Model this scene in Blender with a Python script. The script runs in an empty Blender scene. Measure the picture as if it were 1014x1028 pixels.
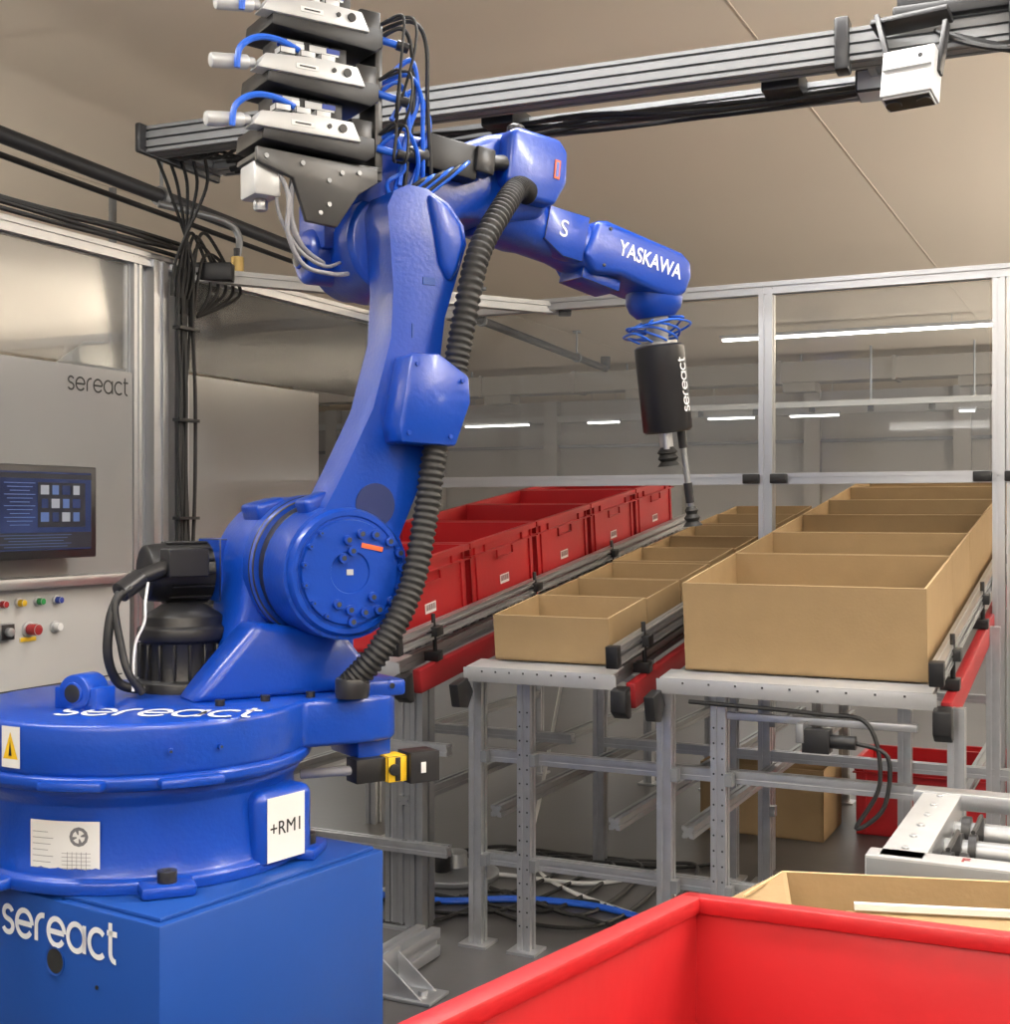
import bpy, bmesh, math, random
from mathutils import Vector, Matrix
random.seed(7)
S = bpy.context.scene
try:
    S.view_settings.view_transform = 'Standard'
except Exception:
    pass
rad = math.radians
V = Vector

# ------------------------------------------------------------------ materials
def mat(name, col, rough=0.5, metal=0.0, noise=0.0, nscale=20, bump=0.0, bscale=60, coat=0.0, emis=0.0, spec=0.5):
    m = bpy.data.materials.new(name); m.use_nodes = True
    nt = m.node_tree; b = nt.nodes['Principled BSDF']
    b.inputs['Base Color'].default_value = (*col, 1)
    b.inputs['Roughness'].default_value = rough
    b.inputs['Metallic'].default_value = metal
    b.inputs['Coat Weight'].default_value = coat
    b.inputs['Coat Roughness'].default_value = 0.12
    b.inputs['Specular IOR Level'].default_value = spec
    if emis:
        b.inputs['Emission Color'].default_value = (*col, 1)
        b.inputs['Emission Strength'].default_value = emis
    tc = nt.nodes.new('ShaderNodeTexCoord')
    if noise:
        n = nt.nodes.new('ShaderNodeTexNoise'); n.inputs['Scale'].default_value = nscale
        n.inputs['Detail'].default_value = 5
        nt.links.new(tc.outputs['Object'], n.inputs['Vector'])
        r = nt.nodes.new('ShaderNodeMapRange')
        r.inputs['To Min'].default_value = 1 - noise; r.inputs['To Max'].default_value = 1 + noise
        nt.links.new(n.outputs['Fac'], r.inputs['Value'])
        h = nt.nodes.new('ShaderNodeHueSaturation'); h.inputs['Color'].default_value = (*col, 1)
        nt.links.new(r.outputs['Result'], h.inputs['Value'])
        nt.links.new(h.outputs['Color'], b.inputs['Base Color'])
    if bump:
        n2 = nt.nodes.new('ShaderNodeTexNoise'); n2.inputs['Scale'].default_value = bscale
        nt.links.new(tc.outputs['Object'], n2.inputs['Vector'])
        bm = nt.nodes.new('ShaderNodeBump'); bm.inputs['Strength'].default_value = bump
        bm.inputs['Distance'].default_value = 0.01
        nt.links.new(n2.outputs['Fac'], bm.inputs['Height'])
        nt.links.new(bm.outputs['Normal'], b.inputs['Normal'])
    return m

BLUE = mat('robot_blue_paint', (0.0015, 0.048, 0.37), 0.32, 0, 0.05, 6, 0.07, 100, 0.28)
BLUE2 = mat('pedestal_blue', (0.005, 0.055, 0.29), 0.42, 0, 0.05, 5, 0.02, 60)
DBLUE = mat('recess_shade_blue', (0.003, 0.014, 0.10), 0.5, 0, 0.03, 20)  # darkened robot blue, stands in for shade on the arm
BLK = mat('black_plastic', (0.012, 0.012, 0.013), 0.42, 0, 0.1, 30)
BLKS = mat('black_satin', (0.02, 0.02, 0.022), 0.3, 0, 0.05, 20)
RUB = mat('black_rubber', (0.015, 0.015, 0.015), 0.55, 0, 0.1, 40)
ALU = mat('aluminium', (0.55, 0.56, 0.58), 0.33, 0.85, 0.06, 12)
ALUD = mat('aluminium_dull', (0.30, 0.31, 0.32), 0.42, 0.7, 0.1, 15)
BEAM = mat('gantry_profile_grey', (0.22, 0.225, 0.23), 0.42, 0.6, 0.1, 15)
STEEL = mat('galvanised_steel', (0.48, 0.49, 0.51), 0.34, 0.8, 0.16, 25)
PLATE = mat('bright_sheet_metal', (0.52, 0.53, 0.54), 0.35, 0.4, 0.08, 25)
SLOT = mat('slot_dark', (0.05, 0.05, 0.055), 0.6, 0.4)
GREY = mat('dark_bracket_metal', (0.10, 0.10, 0.10), 0.4, 0.7, 0.06, 20)
LGREY = mat('silver_grey_housing', (0.52, 0.53, 0.53), 0.4, 0.3, 0.03, 20)
WHITE = mat('white_label', (0.76, 0.76, 0.74), 0.5, 0, 0.02, 20)
TXT = mat('white_print', (0.80, 0.81, 0.83), 0.5, 0, 0.01, 20)
DTXT = mat('dark_print', (0.02, 0.02, 0.02), 0.5, 0, 0.01, 20)
GTXT = mat('grey_print', (0.16, 0.16, 0.17), 0.5, 0, 0.01, 20)
YEL = mat('yellow', (0.80, 0.50, 0.02), 0.45, 0, 0.03, 20)
REDP = mat('red_bin_plastic', (0.40, 0.011, 0.015), 0.42, 0, 0.08, 8, 0.04, 40)
REDF = mat('red_guard', (0.28, 0.010, 0.014), 0.5, 0, 0.06, 8)
KRAFT = mat('kraft_cardboard', (0.315, 0.218, 0.115), 0.85, 0, 0.10, 14, 0.05, 120, spec=0.2)
KEDGE = mat('kraft_edge', (0.46, 0.335, 0.19), 0.85, 0, 0.1, 60, spec=0.2)
CAB = mat('cabinet_paint', (0.43, 0.43, 0.42), 0.5, 0, 0.03, 4)
PANEL = mat('grey_panel', (0.26, 0.255, 0.25), 0.14, 0, 0.03, 3, coat=0.3)
BTUBE = mat('blue_tube', (0.015, 0.12, 0.65), 0.35, 0, 0.03, 20)
GTUBE = mat('grey_tube', (0.25, 0.25, 0.27), 0.5, 0, 0.04, 30)
BRASS = mat('brass', (0.45, 0.32, 0.12), 0.4, 0.8, 0.1, 30)
PIPE = mat('pipe_dark', (0.045, 0.045, 0.05), 0.5, 0.3, 0.1, 10)
ORG = mat('orange_print', (0.7, 0.12, 0.03), 0.5, 0, 0.02)
GRN = mat('green_button', (0.02, 0.25, 0.06), 0.4, 0, 0.02)
NAVY = mat('navy_print', (0.02, 0.05, 0.3), 0.4, 0, 0.02)
LED = mat('led_emitter', (1.0, 0.97, 0.92), 0.5, emis=9.0)
LEDF = mat('led_emitter_far', (1.0, 0.97, 0.92), 0.5, emis=5.0)
CEIL = mat('ceiling_plaster', (0.82, 0.705, 0.56), 0.9, 0, 0.03, 0.5, 0.02, 30, spec=0.1)
CJOINT = mat('ceiling_joint', (0.66, 0.56, 0.44), 0.9, 0, 0.03, 0.5)
WALL = mat('hall_wall', (0.56, 0.54, 0.51), 0.85, 0, 0.05, 0.6, spec=0.2)
DUCT = mat('beige_duct', (0.36, 0.33, 0.29), 0.6, 0.1, 0.05, 3)
CONC = mat('white_duct', (0.6, 0.6, 0.58), 0.5, 0, 0.03, 6)
SCR_L = mat('screen_light_blue', (0.05, 0.09, 0.22), 0.4, emis=0.5)
SCR_G = mat('screen_grey', (0.22, 0.24, 0.28), 0.4, emis=0.4)
SCR_D = mat('screen_dark', (0.010, 0.012, 0.02), 0.4, emis=0.5)
FLOORM = mat('floor_coating', (0.078, 0.076, 0.078), 0.34, 0, 0.22, 1.5, 0.03, 25)

def glass_mat():
    m = bpy.data.materials.new('polycarbonate_panel'); m.use_nodes = True
    nt = m.node_tree; nt.nodes.clear()
    o = nt.nodes.new('ShaderNodeOutputMaterial')
    t = nt.nodes.new('ShaderNodeBsdfTransparent'); t.inputs['Color'].default_value = (0.94, 0.95, 0.95, 1)
    g = nt.nodes.new('ShaderNodeBsdfGlossy'); g.inputs['Roughness'].default_value = 0.03
    d = nt.nodes.new('ShaderNodeBsdfDiffuse'); d.inputs['Color'].default_value = (0.7, 0.69, 0.67, 1)
    f = nt.nodes.new('ShaderNodeFresnel'); f.inputs['IOR'].default_value = 1.35
    m1 = nt.nodes.new('ShaderNodeMixShader'); m2 = nt.nodes.new('ShaderNodeMixShader')
    m2.inputs[0].default_value = 0.06
    nt.links.new(f.outputs[0], m1.inputs[0]); nt.links.new(t.outputs[0], m1.inputs[1]); nt.links.new(g.outputs[0], m1.inputs[2])
    nt.links.new(m1.outputs[0], m2.inputs[1]); nt.links.new(d.outputs[0], m2.inputs[2])
    nt.links.new(m2.outputs[0], o.inputs[0])
    return m
GLASS = glass_mat()

def screen_mat():
    m = bpy.data.materials.new('screen_image'); m.use_nodes = True
    nt = m.node_tree; b = nt.nodes['Principled BSDF']
    b.inputs['Base Color'].default_value = (0.01, 0.01, 0.02, 1); b.inputs['Roughness'].default_value = 0.2
    tc = nt.nodes.new('ShaderNodeTexCoord')
    n = nt.nodes.new('ShaderNodeTexNoise'); n.inputs['Scale'].default_value = 5
    cr = nt.nodes.new('ShaderNodeValToRGB')
    cr.color_ramp.elements[0].color = (0.008, 0.014, 0.045, 1); cr.color_ramp.elements[0].position = 0.35
    cr.color_ramp.elements[1].color = (0.025, 0.045, 0.13, 1); cr.color_ramp.elements[1].position = 0.7
    nt.links.new(tc.outputs['Object'], n.inputs['Vector'])
    nt.links.new(n.outputs['Fac'], cr.inputs['Fac'])
    nt.links.new(cr.outputs['Color'], b.inputs['Emission Color'])
    b.inputs['Emission Strength'].default_value = 1.0
    return m
SCREEN = screen_mat()

# ------------------------------------------------------------------ mesh builder
class M:
    def __init__(s):
        s.v = []; s.f = []; s.m = []; s.mats = []
    def mi(s, m):
        if m not in s.mats: s.mats.append(m)
        return s.mats.index(m)
    def add(s, vs, fs, m):
        o = len(s.v); k = s.mi(m)
        s.v += [V(p) for p in vs]
        for f in fs:
            s.f.append([o + i for i in f]); s.m.append(k)
        return s
    def box(s, c, d, m, R=None):
        c = V(c); h = V(d) / 2
        vs = []
        for x in (-1, 1):
            for y in (-1, 1):
                for z in (-1, 1):
                    p = V((x * h.x, y * h.y, z * h.z))
                    if R is not None: p = R @ p
                    vs.append(c + p)
        return s.add(vs, [(0, 1, 3, 2), (4, 6, 7, 5), (0, 4, 5, 1), (2, 3, 7, 6), (0, 2, 6, 4), (1, 5, 7, 3)], m)
    def prism(s, pts, lo, hi, axis, m):
        n = len(pts)
        if axis == 'Y':
            vs = [V((p[0], lo, p[1])) for p in pts] + [V((p[0], hi, p[1])) for p in pts]
        elif axis == 'Z':
            vs = [V((p[0], p[1], lo)) for p in pts] + [V((p[0], p[1], hi)) for p in pts]
        else:
            vs = [V((lo, p[0], p[1])) for p in pts] + [V((hi, p[0], p[1])) for p in pts]
        fs = [tuple(range(n))[::-1], tuple(range(n, 2 * n))] + [(i, (i + 1) % n, n + (i + 1) % n, n + i) for i in range(n)]
        return s.add(vs, fs, m)
    def cyl(s, a, b, r, m, r2=None, seg=28):
        a = V(a); b = V(b); d = (b - a).normalized()
        u = d.orthogonal().normalized(); w = d.cross(u)
        if r2 is None: r2 = r
        vs = []
        for c, rr in ((a, r), (b, r2)):
            for i in range(seg):
                t = 2 * math.pi * i / seg
                vs.append(c + (u * math.cos(t) + w * math.sin(t)) * rr)
        fs = [tuple(range(seg))[::-1], tuple(range(seg, 2 * seg))] + [(i, (i + 1) % seg, seg + (i + 1) % seg, seg + i) for i in range(seg)]
        return s.add(vs, fs, m)
    def lathe(s, prof, c, m, axis='Z', seg=56):
        c = V(c); vs = []; n = len(prof)
        for r, z in prof:
            for i in range(seg):
                t = 2 * math.pi * i / seg
                a_, b_ = r * math.cos(t), r * math.sin(t)
                if axis == 'Z': p = V((a_, b_, z))
                elif axis == 'Y': p = V((a_, z, b_))
                else: p = V((z, a_, b_))
                vs.append(c + p)
        fs = [tuple(range(seg))[::-1], tuple(range((n - 1) * seg, n * seg))]
        for k in range(n - 1):
            for i in range(seg):
                j = (i + 1) % seg
                fs.append((k * seg + i, k * seg + j, (k + 1) * seg + j, (k + 1) * seg + i))
        return s.add(vs, fs, m)
    def sweep(s, pts, r, m, seg=10, sub=8, rf=None, closed=False):
        P = [V(p) for p in pts]; Q = []
        n = len(P)
        for i in range(n - 1):
            p0 = P[max(i - 1, 0)]; p1 = P[i]; p2 = P[i + 1]; p3 = P[min(i + 2, n - 1)]
            for k in range(sub):
                t = k / sub
                Q.append(0.5 * ((2 * p1) + (p2 - p0) * t + (2 * p0 - 5 * p1 + 4 * p2 - p3) * t * t + (3 * p1 - p0 - 3 * p2 + p3) * t ** 3))
        Q.append(P[-1])
        u = None; vs = []
        for i, q in enumerate(Q):
            d = (Q[min(i + 1, len(Q) - 1)] - Q[max(i - 1, 0)])
            if d.length < 1e-9: d = V((0, 0, 1))
            d.normalize()
            if u is None: u = d.orthogonal().normalized()
            u = (u - d * u.dot(d)).normalized(); w = d.cross(u)
            rr = r * (rf(i) if rf else 1)
            for k in range(seg):
                t = 2 * math.pi * k / seg
                vs.append(q + (u * math.cos(t) + w * math.sin(t)) * rr)
        fs = [tuple(range(seg))[::-1], tuple(range(len(vs) - seg, len(vs)))]
        for i in range(len(Q) - 1):
            for k in range(seg):
                j = (k + 1) % seg
                fs.append((i * seg + k, i * seg + j, (i + 1) * seg + j, (i + 1) * seg + k))
        return s.add(vs, fs, m)
    def prof(s, a, b, w, h, m, up=(0, 0, 1), nw=1, nh=1):
        """T-slot aluminium extrusion from a to b"""
        a = V(a); b = V(b); d = (b - a).normalized(); up = V(up)
        x = d.cross(up)
        if x.length < 1e-4: x = d.cross(V((0, 1, 0)))
        x.normalize(); y = x.cross(d).normalized()
        sw = min(w / nw, h / nh) * 0.13; dp = min(w, h) * 0.14
        pts = []
        def side(p0, p1, n, inward):
            p0 = V(p0); p1 = V(p1); L = (p1 - p0).length; dr = (p1 - p0) / L; inn = V(inward)
            pts.append(p0)
            for k in range(n):
                c = p0 + dr * L * (k + 0.5) / n
                pts.extend([c - dr * sw, c - dr * sw + inn * dp, c + dr * sw + inn * dp, c + dr * sw])
        W, H = w / 2, h / 2
        side((-W, -H), (W, -H), nw, (0, 1)); side((W, -H), (W, H), nh, (-1, 0))
        side((W, H), (-W, H), nw, (0, -1)); side((-W, H), (-W, -H), nh, (1, 0))
        n = len(pts)
        vs = [a + x * p[0] + y * p[1] for p in pts] + [b + x * p[0] + y * p[1] for p in pts]
        fs = [tuple(range(n))[::-1], tuple(range(n, 2 * n))] + [(i, (i + 1) % n, n + (i + 1) % n, n + i) for i in range(n)]
        return s.add(vs, fs, m)
    def patch(s, c, r, a0, a1, z0, z1, m, seg=10):
        vs = []
        for i in range(seg + 1):
            t = rad(a0 + (a1 - a0) * i / seg)
            for z in (z0, z1):
                vs.append(V(c) + V((r * math.cos(t), r * math.sin(t), z)))
        return s.add(vs, [(2 * i, 2 * i + 2, 2 * i + 3, 2 * i + 1) for i in range(seg)], m)
    def obj(s, name, parent=None, mtx=None, bevel=0, seg=2, sharp=38, ang=30):
        me = bpy.data.meshes.new(name)
        me.from_pydata([tuple(p) for p in s.v], [], s.f)
        for m in s.mats: me.materials.append(m)
        for p, k in zip(me.polygons, s.m): p.material_index = k
        bm = bmesh.new(); bm.from_mesh(me)
        bmesh.ops.recalc_face_normals(bm, faces=bm.faces)
        if bevel:
            es = [e for e in bm.edges if len(e.link_faces) == 2 and e.calc_face_angle(0) > rad(ang)]
            bmesh.ops.bevel(bm, geom=es, offset=bevel, segments=seg, profile=0.5, affect='EDGES', clamp_overlap=True)
        bm.to_mesh(me); bm.free()
        me.shade_smooth(); me.set_sharp_from_angle(angle=rad(sharp))
        o = bpy.data.objects.new(name, me); S.collection.objects.link(o)
        if parent: o.parent = parent
        if mtx is not None: o.matrix_local = mtx
        return o

def empty(name, mtx=None, parent=None):
    e = bpy.data.objects.new(name, None); S.collection.objects.link(e)
    e.empty_display_size = 0.1
    if parent: e.parent = parent
    if mtx is not None: e.matrix_local = mtx
    return e

def text(name, body, size, mtx, m, parent, align='CENTER', ext=0.0004, sx=1.0, bold=0.0):
    c = bpy.data.curves.new(name, 'FONT'); c.body = body; c.size = size
    c.align_x = align; c.align_y = 'CENTER'; c.extrude = ext; c.offset = bold
    o = bpy.data.objects.new(name + '_tmp', c); S.collection.objects.link(o)
    dg = bpy.context.evaluated_depsgraph_get()
    me = bpy.data.meshes.new_from_object(o.evaluated_get(dg))
    bpy.data.objects.remove(o)
    me.materials.clear(); me.materials.append(m)
    t = bpy.data.objects.new(name, me); S.collection.objects.link(t)
    t.parent = parent
    t.matrix_local = mtx @ Matrix.Diagonal((sx, 1, 1, 1))
    return t

def logo(name, size, mtx, m, parent, wt=0.085, sy=1.0):
    """thin round-stroke wordmark drawn as strokes; x-height = size; origin at centre"""
    g = size; mm = M(); x = 0.0
    def arcp(cx, cy, rx, ry, a0, a1, n=14): return [(cx + rx * math.cos(rad(a0 + (a1 - a0) * i / n)), cy + ry * math.sin(rad(a0 + (a1 - a0) * i / n))) for i in range(n + 1)]
    def stroke(pts):
        n = len(pts); L = []
        for i, p in enumerate(pts):
            p0 = V(pts[max(i - 1, 0)]); p1 = V(pts[min(i + 1, n - 1)]); d = (p1 - p0)
            d = d.normalized() if d.length > 1e-9 else V((1, 0))
            nrm = V((-d.y, d.x)) * wt
            L.append((V(p) + nrm, V(p) - nrm))
        vs = []
        for l, q in L: vs += [(l.x * g, l.y * g * sy, 0), (q.x * g, q.y * g * sy, 0)]
        mm.add(vs, [(2 * i, 2 * i + 1, 2 * i + 3, 2 * i + 2) for i in range(n - 1)], m)
    def S_(x): stroke(arcp(x + .34, .74, .26, .24, 20, 180)[:] + arcp(x + .34, .74, .26, .22, 180, 260, 6) + arcp(x + .34, .26, .28, .24, 80, -90) + arcp(x + .34, .26, .30, .24, -90, -160, 6)); return .78
    def E_(x): stroke([(x + .08, .5), (x + .96, .5)] ); stroke(arcp(x + .52, .5, .45, .48, 0, 325, 26)); return 1.12
    def R_(x): stroke([(x + .1, 0), (x + .1, .55)] + arcp(x + .5, .55, .4, .43, 180, 80, 10)); return .72
    def A_(x): stroke(arcp(x + .5, .5, .45, .48, 0, 360, 28)); stroke([(x + .95, 1.0), (x + .95, 0)]); return 1.15
    def C_(x): stroke(arcp(x + .52, .5, .45, .48, 45, 315, 24)); return 1.0
    def T_(x): stroke([(x + .2, 1.35), (x + .2, .35)] + arcp(x + .45, .3, .25, .28, 180, 280, 8)); stroke([(x + .02, .98), (x + .55, .98)]); return .6
    for f in (S_, E_, R_, E_, A_, C_, T_): x += f(x)
    return mm.obj(name, parent, mtx @ T((-x * g / 2, -g * 0.5, 0)))

T = Matrix.Translation
def R(a, ax): return Matrix.Rotation(rad(a), 4, ax)
def axes(o, x, y, z):
    m = Matrix.Identity(4)
    for i, c in enumerate((x, y, z)):
        for r in range(3): m[r][i] = c[r]
    for r in range(3): m[r][3] = o[r]
    return m

YAW = -25.7
a = V((0.4337, 0.9011, 0)); b = V((0.9011, -0.4337, 0)); UZ = V((0, 0, 1))

# ------------------------------------------------------------------ camera
cam = bpy.data.cameras.new('camera'); co = bpy.data.objects.new('camera', cam)
S.collection.objects.link(co); co.location = (0, 0, 1.3); co.rotation_euler = (rad(90), 0, 0)
cam.sensor_fit = 'HORIZONTAL'; cam.sensor_width = 36; cam.lens = 36 * 1300 / 1014; cam.clip_start = 0.05
S.camera = co

# ------------------------------------------------------------------ room
HX = R(YAW, 'Z')
CZ = 3.0
M().box((0, 8, -0.05), (30, 34, 0.1), FLOORM).obj('floor', mtx=HX)
M().box((0, 8, CZ + 0.05), (30, 34, 0.1), CEIL).obj('ceiling', mtx=HX)
M().box((0, 18.5, 1.5), (30, 0.2, 3), WALL).obj('wall_back', mtx=HX)
M().box((-13, 8, 1.5), (0.2, 30, 3), WALL).obj('wall_left', mtx=HX)
M().box((13, 8, 1.5), (0.2, 30, 3), WALL).obj('wall_right', mtx=HX)
mm = M()
mm.box((0, 18.3, 2.72), (26, 0.12, 0.1), CONC).box((0, 18.32, 2.3), (26, 0.06, 0.05), ALUD)
for i in range(-6, 7): mm.box((i * 2, 18.3, 1.5), (0.22, 0.14, 3), WALL)
mm.obj('trim_1', mtx=HX)
mm = M()
for x in (-4.8, -1.2, 2.6, 6.2): mm.box((x, 9, CZ - 0.001), (0.005, 18, 0.003), CJOINT)
mm.obj('trim_2', mtx=HX)
mm = M()
q = V((3.2, 13.5, 0))
mm.prof(q + UZ * 2.42 - b * 1.5, q + UZ * 2.42 + b * 4, 0.12, 0.06, CONC)
for k in range(6): mm.cyl(q + b * (k * 1.0 - 1.4) + UZ * 2.42, q + b * (k * 1.0 - 1.4) + UZ * CZ, 0.01, ALUD, seg=8)
for k in range(9): mm.box(q + b * (k * 0.6 - 1.2) + UZ * 2.36, (0.05, 0.05, 0.06), BLK)
mm.obj('cable_tray')
mm = M()
RB = R(YAW, 'Z').to_3x3()
q = V((0.5, 15.3, 0))
mm.box(q + UZ * 2.80 + b * 1.0, (9.0, 0.35, 0.22), DUCT, RB)
for k in range(8): mm.box(q + UZ * 2.80 + b * (k * 1.2 - 3.2), (0.04, 0.38, 0.25), DUCT, RB)
for k in range(5): mm.box(q + UZ * 2.64 + b * (k * 1.8 - 2.4), (0.35, 0.25, 0.10), DUCT, RB)
for k in range(5): mm.cyl(q + b * (k * 2.0 - 3.0) + UZ * 2.9, q + b * (k * 2.0 - 3.0) + UZ * CZ, 0.012, ALUD, seg=8)
mm.obj('ventilation_duct')

def led(name, p, L, m, dirv=b, w=0.06, light=0, col=(1, 0.975, 0.94), up=0, wu=None):
    p = V(p); d = V(dirv)
    e = empty(name, axes(p, d, UZ.cross(d), UZ))
    M().box((0, 0, 0.035), (L, w + 0.03, 0.03), ALU).obj('housing', e)
    M().box((0, 0, 0.01), (L - 0.04, w, 0.02), m).obj('diffuser', e)
    mm = M()
    for x in (-L * 0.35, L * 0.35): mm.cyl((x, 0, 0.05), (x, 0, CZ - p.z), 0.003, ALU, seg=8)
    if CZ - p.z > 0.06: mm.obj('hanger_wires', e)
    for en, dz, rx, sy in ((light, -0.02, 0, w * 2), (up, 0.06, math.pi, wu or w * 2)):
        if en:
            l = bpy.data.lights.new('led_light', 'AREA'); l.shape = 'RECTANGLE'; l.size = L; l.size_y = sy
            l.energy = en; l.color = col
            lo = bpy.data.objects.new('led_light', l); S.collection.objects.link(lo); lo.parent = e
            lo.location = (0, 0, dz); lo.rotation_euler = (rx, 0, 0)
    return e
led('led_strip_lamp', V((2.05, 12, 2.88)) + b * 1.15, 2.4, LED, light=60)
led('led_strip_lamp', (-2.19, 12.0, 2.67), 1.75, LED, light=50)
for dx, L_ in ((-2.0, .25), (-0.95, .95), (0.55, .45), (2.2, .6), (3.2, .6), (4.9, .2)):
    led('led_strip_lamp', V((0.75, 16.6, 2.42)) + b * dx, L_, LEDF, light=8)
for p, e_ in (((-1.9, 2.4, 2.9), 42), ((0.1, 1.0, 2.9), 34), ((1.9, 2.0, 2.9), 38), ((0.3, 3.1, 2.93), 34)):
    led('led_strip_lamp', p, 1.5, LED, light=e_)
for p, dn, up in (((6.2, 5.0, 1.7), 40, 680), ((8.2, 10.0, 1.7), 40, 700), ((-1.2, -1.2, 2.0), 40, 200), ((2.0, -1.6, 2.0), 40, 200),
                  ((-5.4, 5.2, 1.8), 25, 190), ((-7.4, 10.5, 1.8), 25, 300), ((3.8, 1.2, 1.9), 35, 300)):
    led('added_uplight', p, 2.4, LED, light=dn, up=up, w=0.14)  # added out-of-view pendants, put in to throw light up onto the ceiling

w = bpy.data.worlds.new('world'); S.world = w; w.use_nodes = True
w.node_tree.nodes['Background'].inputs[0].default_value = (0.80, 0.81, 0.82, 1)
w.node_tree.nodes['Background'].inputs[1].default_value = 0.78

# ------------------------------------------------------------------ safety fence
P0 = V((0.951, 4.70, 0)); FH = 2.11
corner = P0 - b * 1.667
postL = corner - a * 1.26
postR = P0 + b * 0.79
fence = empty('safety_fence')
mm = M()
def post(p, w_=0.05, z1=FH, n=1, d=b):
    mm.prof(p, p + UZ * z1, w_, w_, ALU, up=a)
post(P0 + a * 0.0, 0.05); post(corner, 0.05)
post(postR, 0.04); post(postR + b * 0.045, 0.04)
post(postL, 0.07); post(postL - a * 0.10, 0.07); post(postL - a * 0.19, 0.035)
post(postR + b * 1.2, 0.05)
mm.prof(corner + UZ * FH, P0 + b * 2.0 + UZ * FH, 0.045, 0.045, ALU)
mm.prof(corner + UZ * 1.42, P0 + b * 2.0 + UZ * 1.42, 0.04, 0.04, ALU)
mm.prof(corner + UZ * FH, corner - a * 3.2 + UZ * FH, 0.045, 0.045, ALU)
mm.prof(corner + UZ * 1.02, corner - a * 1.26 + UZ * 1.02, 0.04, 0.04, ALU)
mm.prof(corner + UZ * 0.30, corner - a * 1.26 + UZ * 0.30, 0.04, 0.04, ALU)
mm.prof(V((-1.05, 4.36, FH - 0.01)), V((0.235, 5.11, FH - 0.01)), 0.04, 0.045, LGREY)
mm.obj('frame', fence)
mm = M()
for q in (P0, postR):
    for zz in (1.42,):
        mm.box(q + UZ * zz - a * 0.03 - b * 0.05, (0.06, 0.03, 0.035), BLK, R(YAW, 'Z').to_3x3())
        mm.box(q + UZ * zz - a * 0.03 + b * 0.05, (0.06, 0.03, 0.035), BLK, R(YAW, 'Z').to_3x3())
mm.box((-1.0, 4.38, FH), (0.16, 0.06, 0.06), BLK); mm.box((0.235, 5.08, FH - 0.01), (0.05, 0.05, 0.06), BLK)
mm.box((-0.62, 4.62, FH + 0.03), (0.16, 0.05, 0.035), BLK)
mm.obj('joint_brackets', fence, bevel=0.004)
mm = M()
def pane(p, q, z0, z1, m=GLASS, th=0.004):
    c = (p + q) / 2; d = (q - p); L = d.length; d.normalize()
    mm.box(c + UZ * (z0 + z1) / 2, (L, th, z1 - z0), m, Matrix((d, UZ.cross(d), UZ)).transposed())
pane(corner + b * 0.03, P0 - b * 0.03, 1.44, 2.08)
pane(P0 + b * 0.03, postR - b * 0.03, 1.44, 2.08)
pane(postR + b * 0.08, postR + b * 1.17, 1.44, 2.08)
pane(postL + a * 0.04, corner - a * 0.03, 1.77, 2.08)
pane(postL - a * 0.22, corner - a * 3.1, 1.75, 2.08)
mm.obj('clear_panels', fence)
mm = M()
pane(postL + a * 0.04 + b * 0.012, postL + a * 0.83 + b * 0.012, 1.05, 1.76, PANEL, 0.006)
pane(postL - a * 0.21 + b * 0.01, postL - a * 1.6 + b * 0.01, 1.10, 1.74, PANEL, 0.006)
mm.obj('grey_boards', fence)
logo('board_logo', 0.040, axes(postL - a * 0.36 + b * 0.0145 + UZ * 1.685, a, UZ, b), DTXT, fence, 0.07)
mm = M()
for i in range(9):
    o = postL - a * random.uniform(-0.03, 0.07) + b * random.uniform(0.045, 0.07)
    pts = []
    for k in range(9):
        z = 2.1 - k * 0.2
        pts.append(o + a * random.uniform(-0.010, 0.010) + b * random.uniform(-0.004, 0.006) + UZ * z)
    mm.sweep(pts, random.choice((0.005, 0.007, 0.009)), RUB, seg=6, sub=3)
for i in range(5):
    o = postL - a * 0.04 + b * 0.05
    h = random.uniform(0.15, 0.4)
    mm.sweep([o + UZ * 1.95 + a * 0.02 * i, o + UZ * (2.1 + h * .3) + a * (0.05 + .02 * i), o + UZ * (2.12 + h * 0.2) + a * (0.11 + .03 * i), o + UZ * 2.06 + a * (0.17 + .04 * i), o + UZ * 1.95 + a * 0.1], 0.006, RUB, seg=6)
for i in range(4):
    pts = [postL - a * (k * 0.3) + b * (0.035) + UZ * (2.145 + i * 0.012 + random.uniform(-0.008, 0.008)) for k in range(7)]
    mm.sweep(pts, 0.008, RUB, seg=6, sub=3)
for z in (0.5, 1.28, 1.6, 1.9):
    mm.box(postL - a * 0.02 + b * 0.07 + UZ * z, (0.03, 0.10, 0.010), BLK, R(YAW, 'Z').to_3x3())
for i in range(5):
    st = postL + b * 0.06 - a * 0.02 * i + UZ * 2.0
    mm.sweep([st, st + UZ * 0.12 + b * 0.02, V((-1.08 + 0.03 * i, 4.16, 2.34)), V((-1.10 + 0.04 * i, 4.09, 2.44)), V((-1.0 + 0.05 * i, 4.03, 2.40)), V((-0.85 + 0.03 * i, 3.96, 2.43))], 0.006, RUB, seg=6)
mm.obj('cable_bundle', fence)

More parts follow.
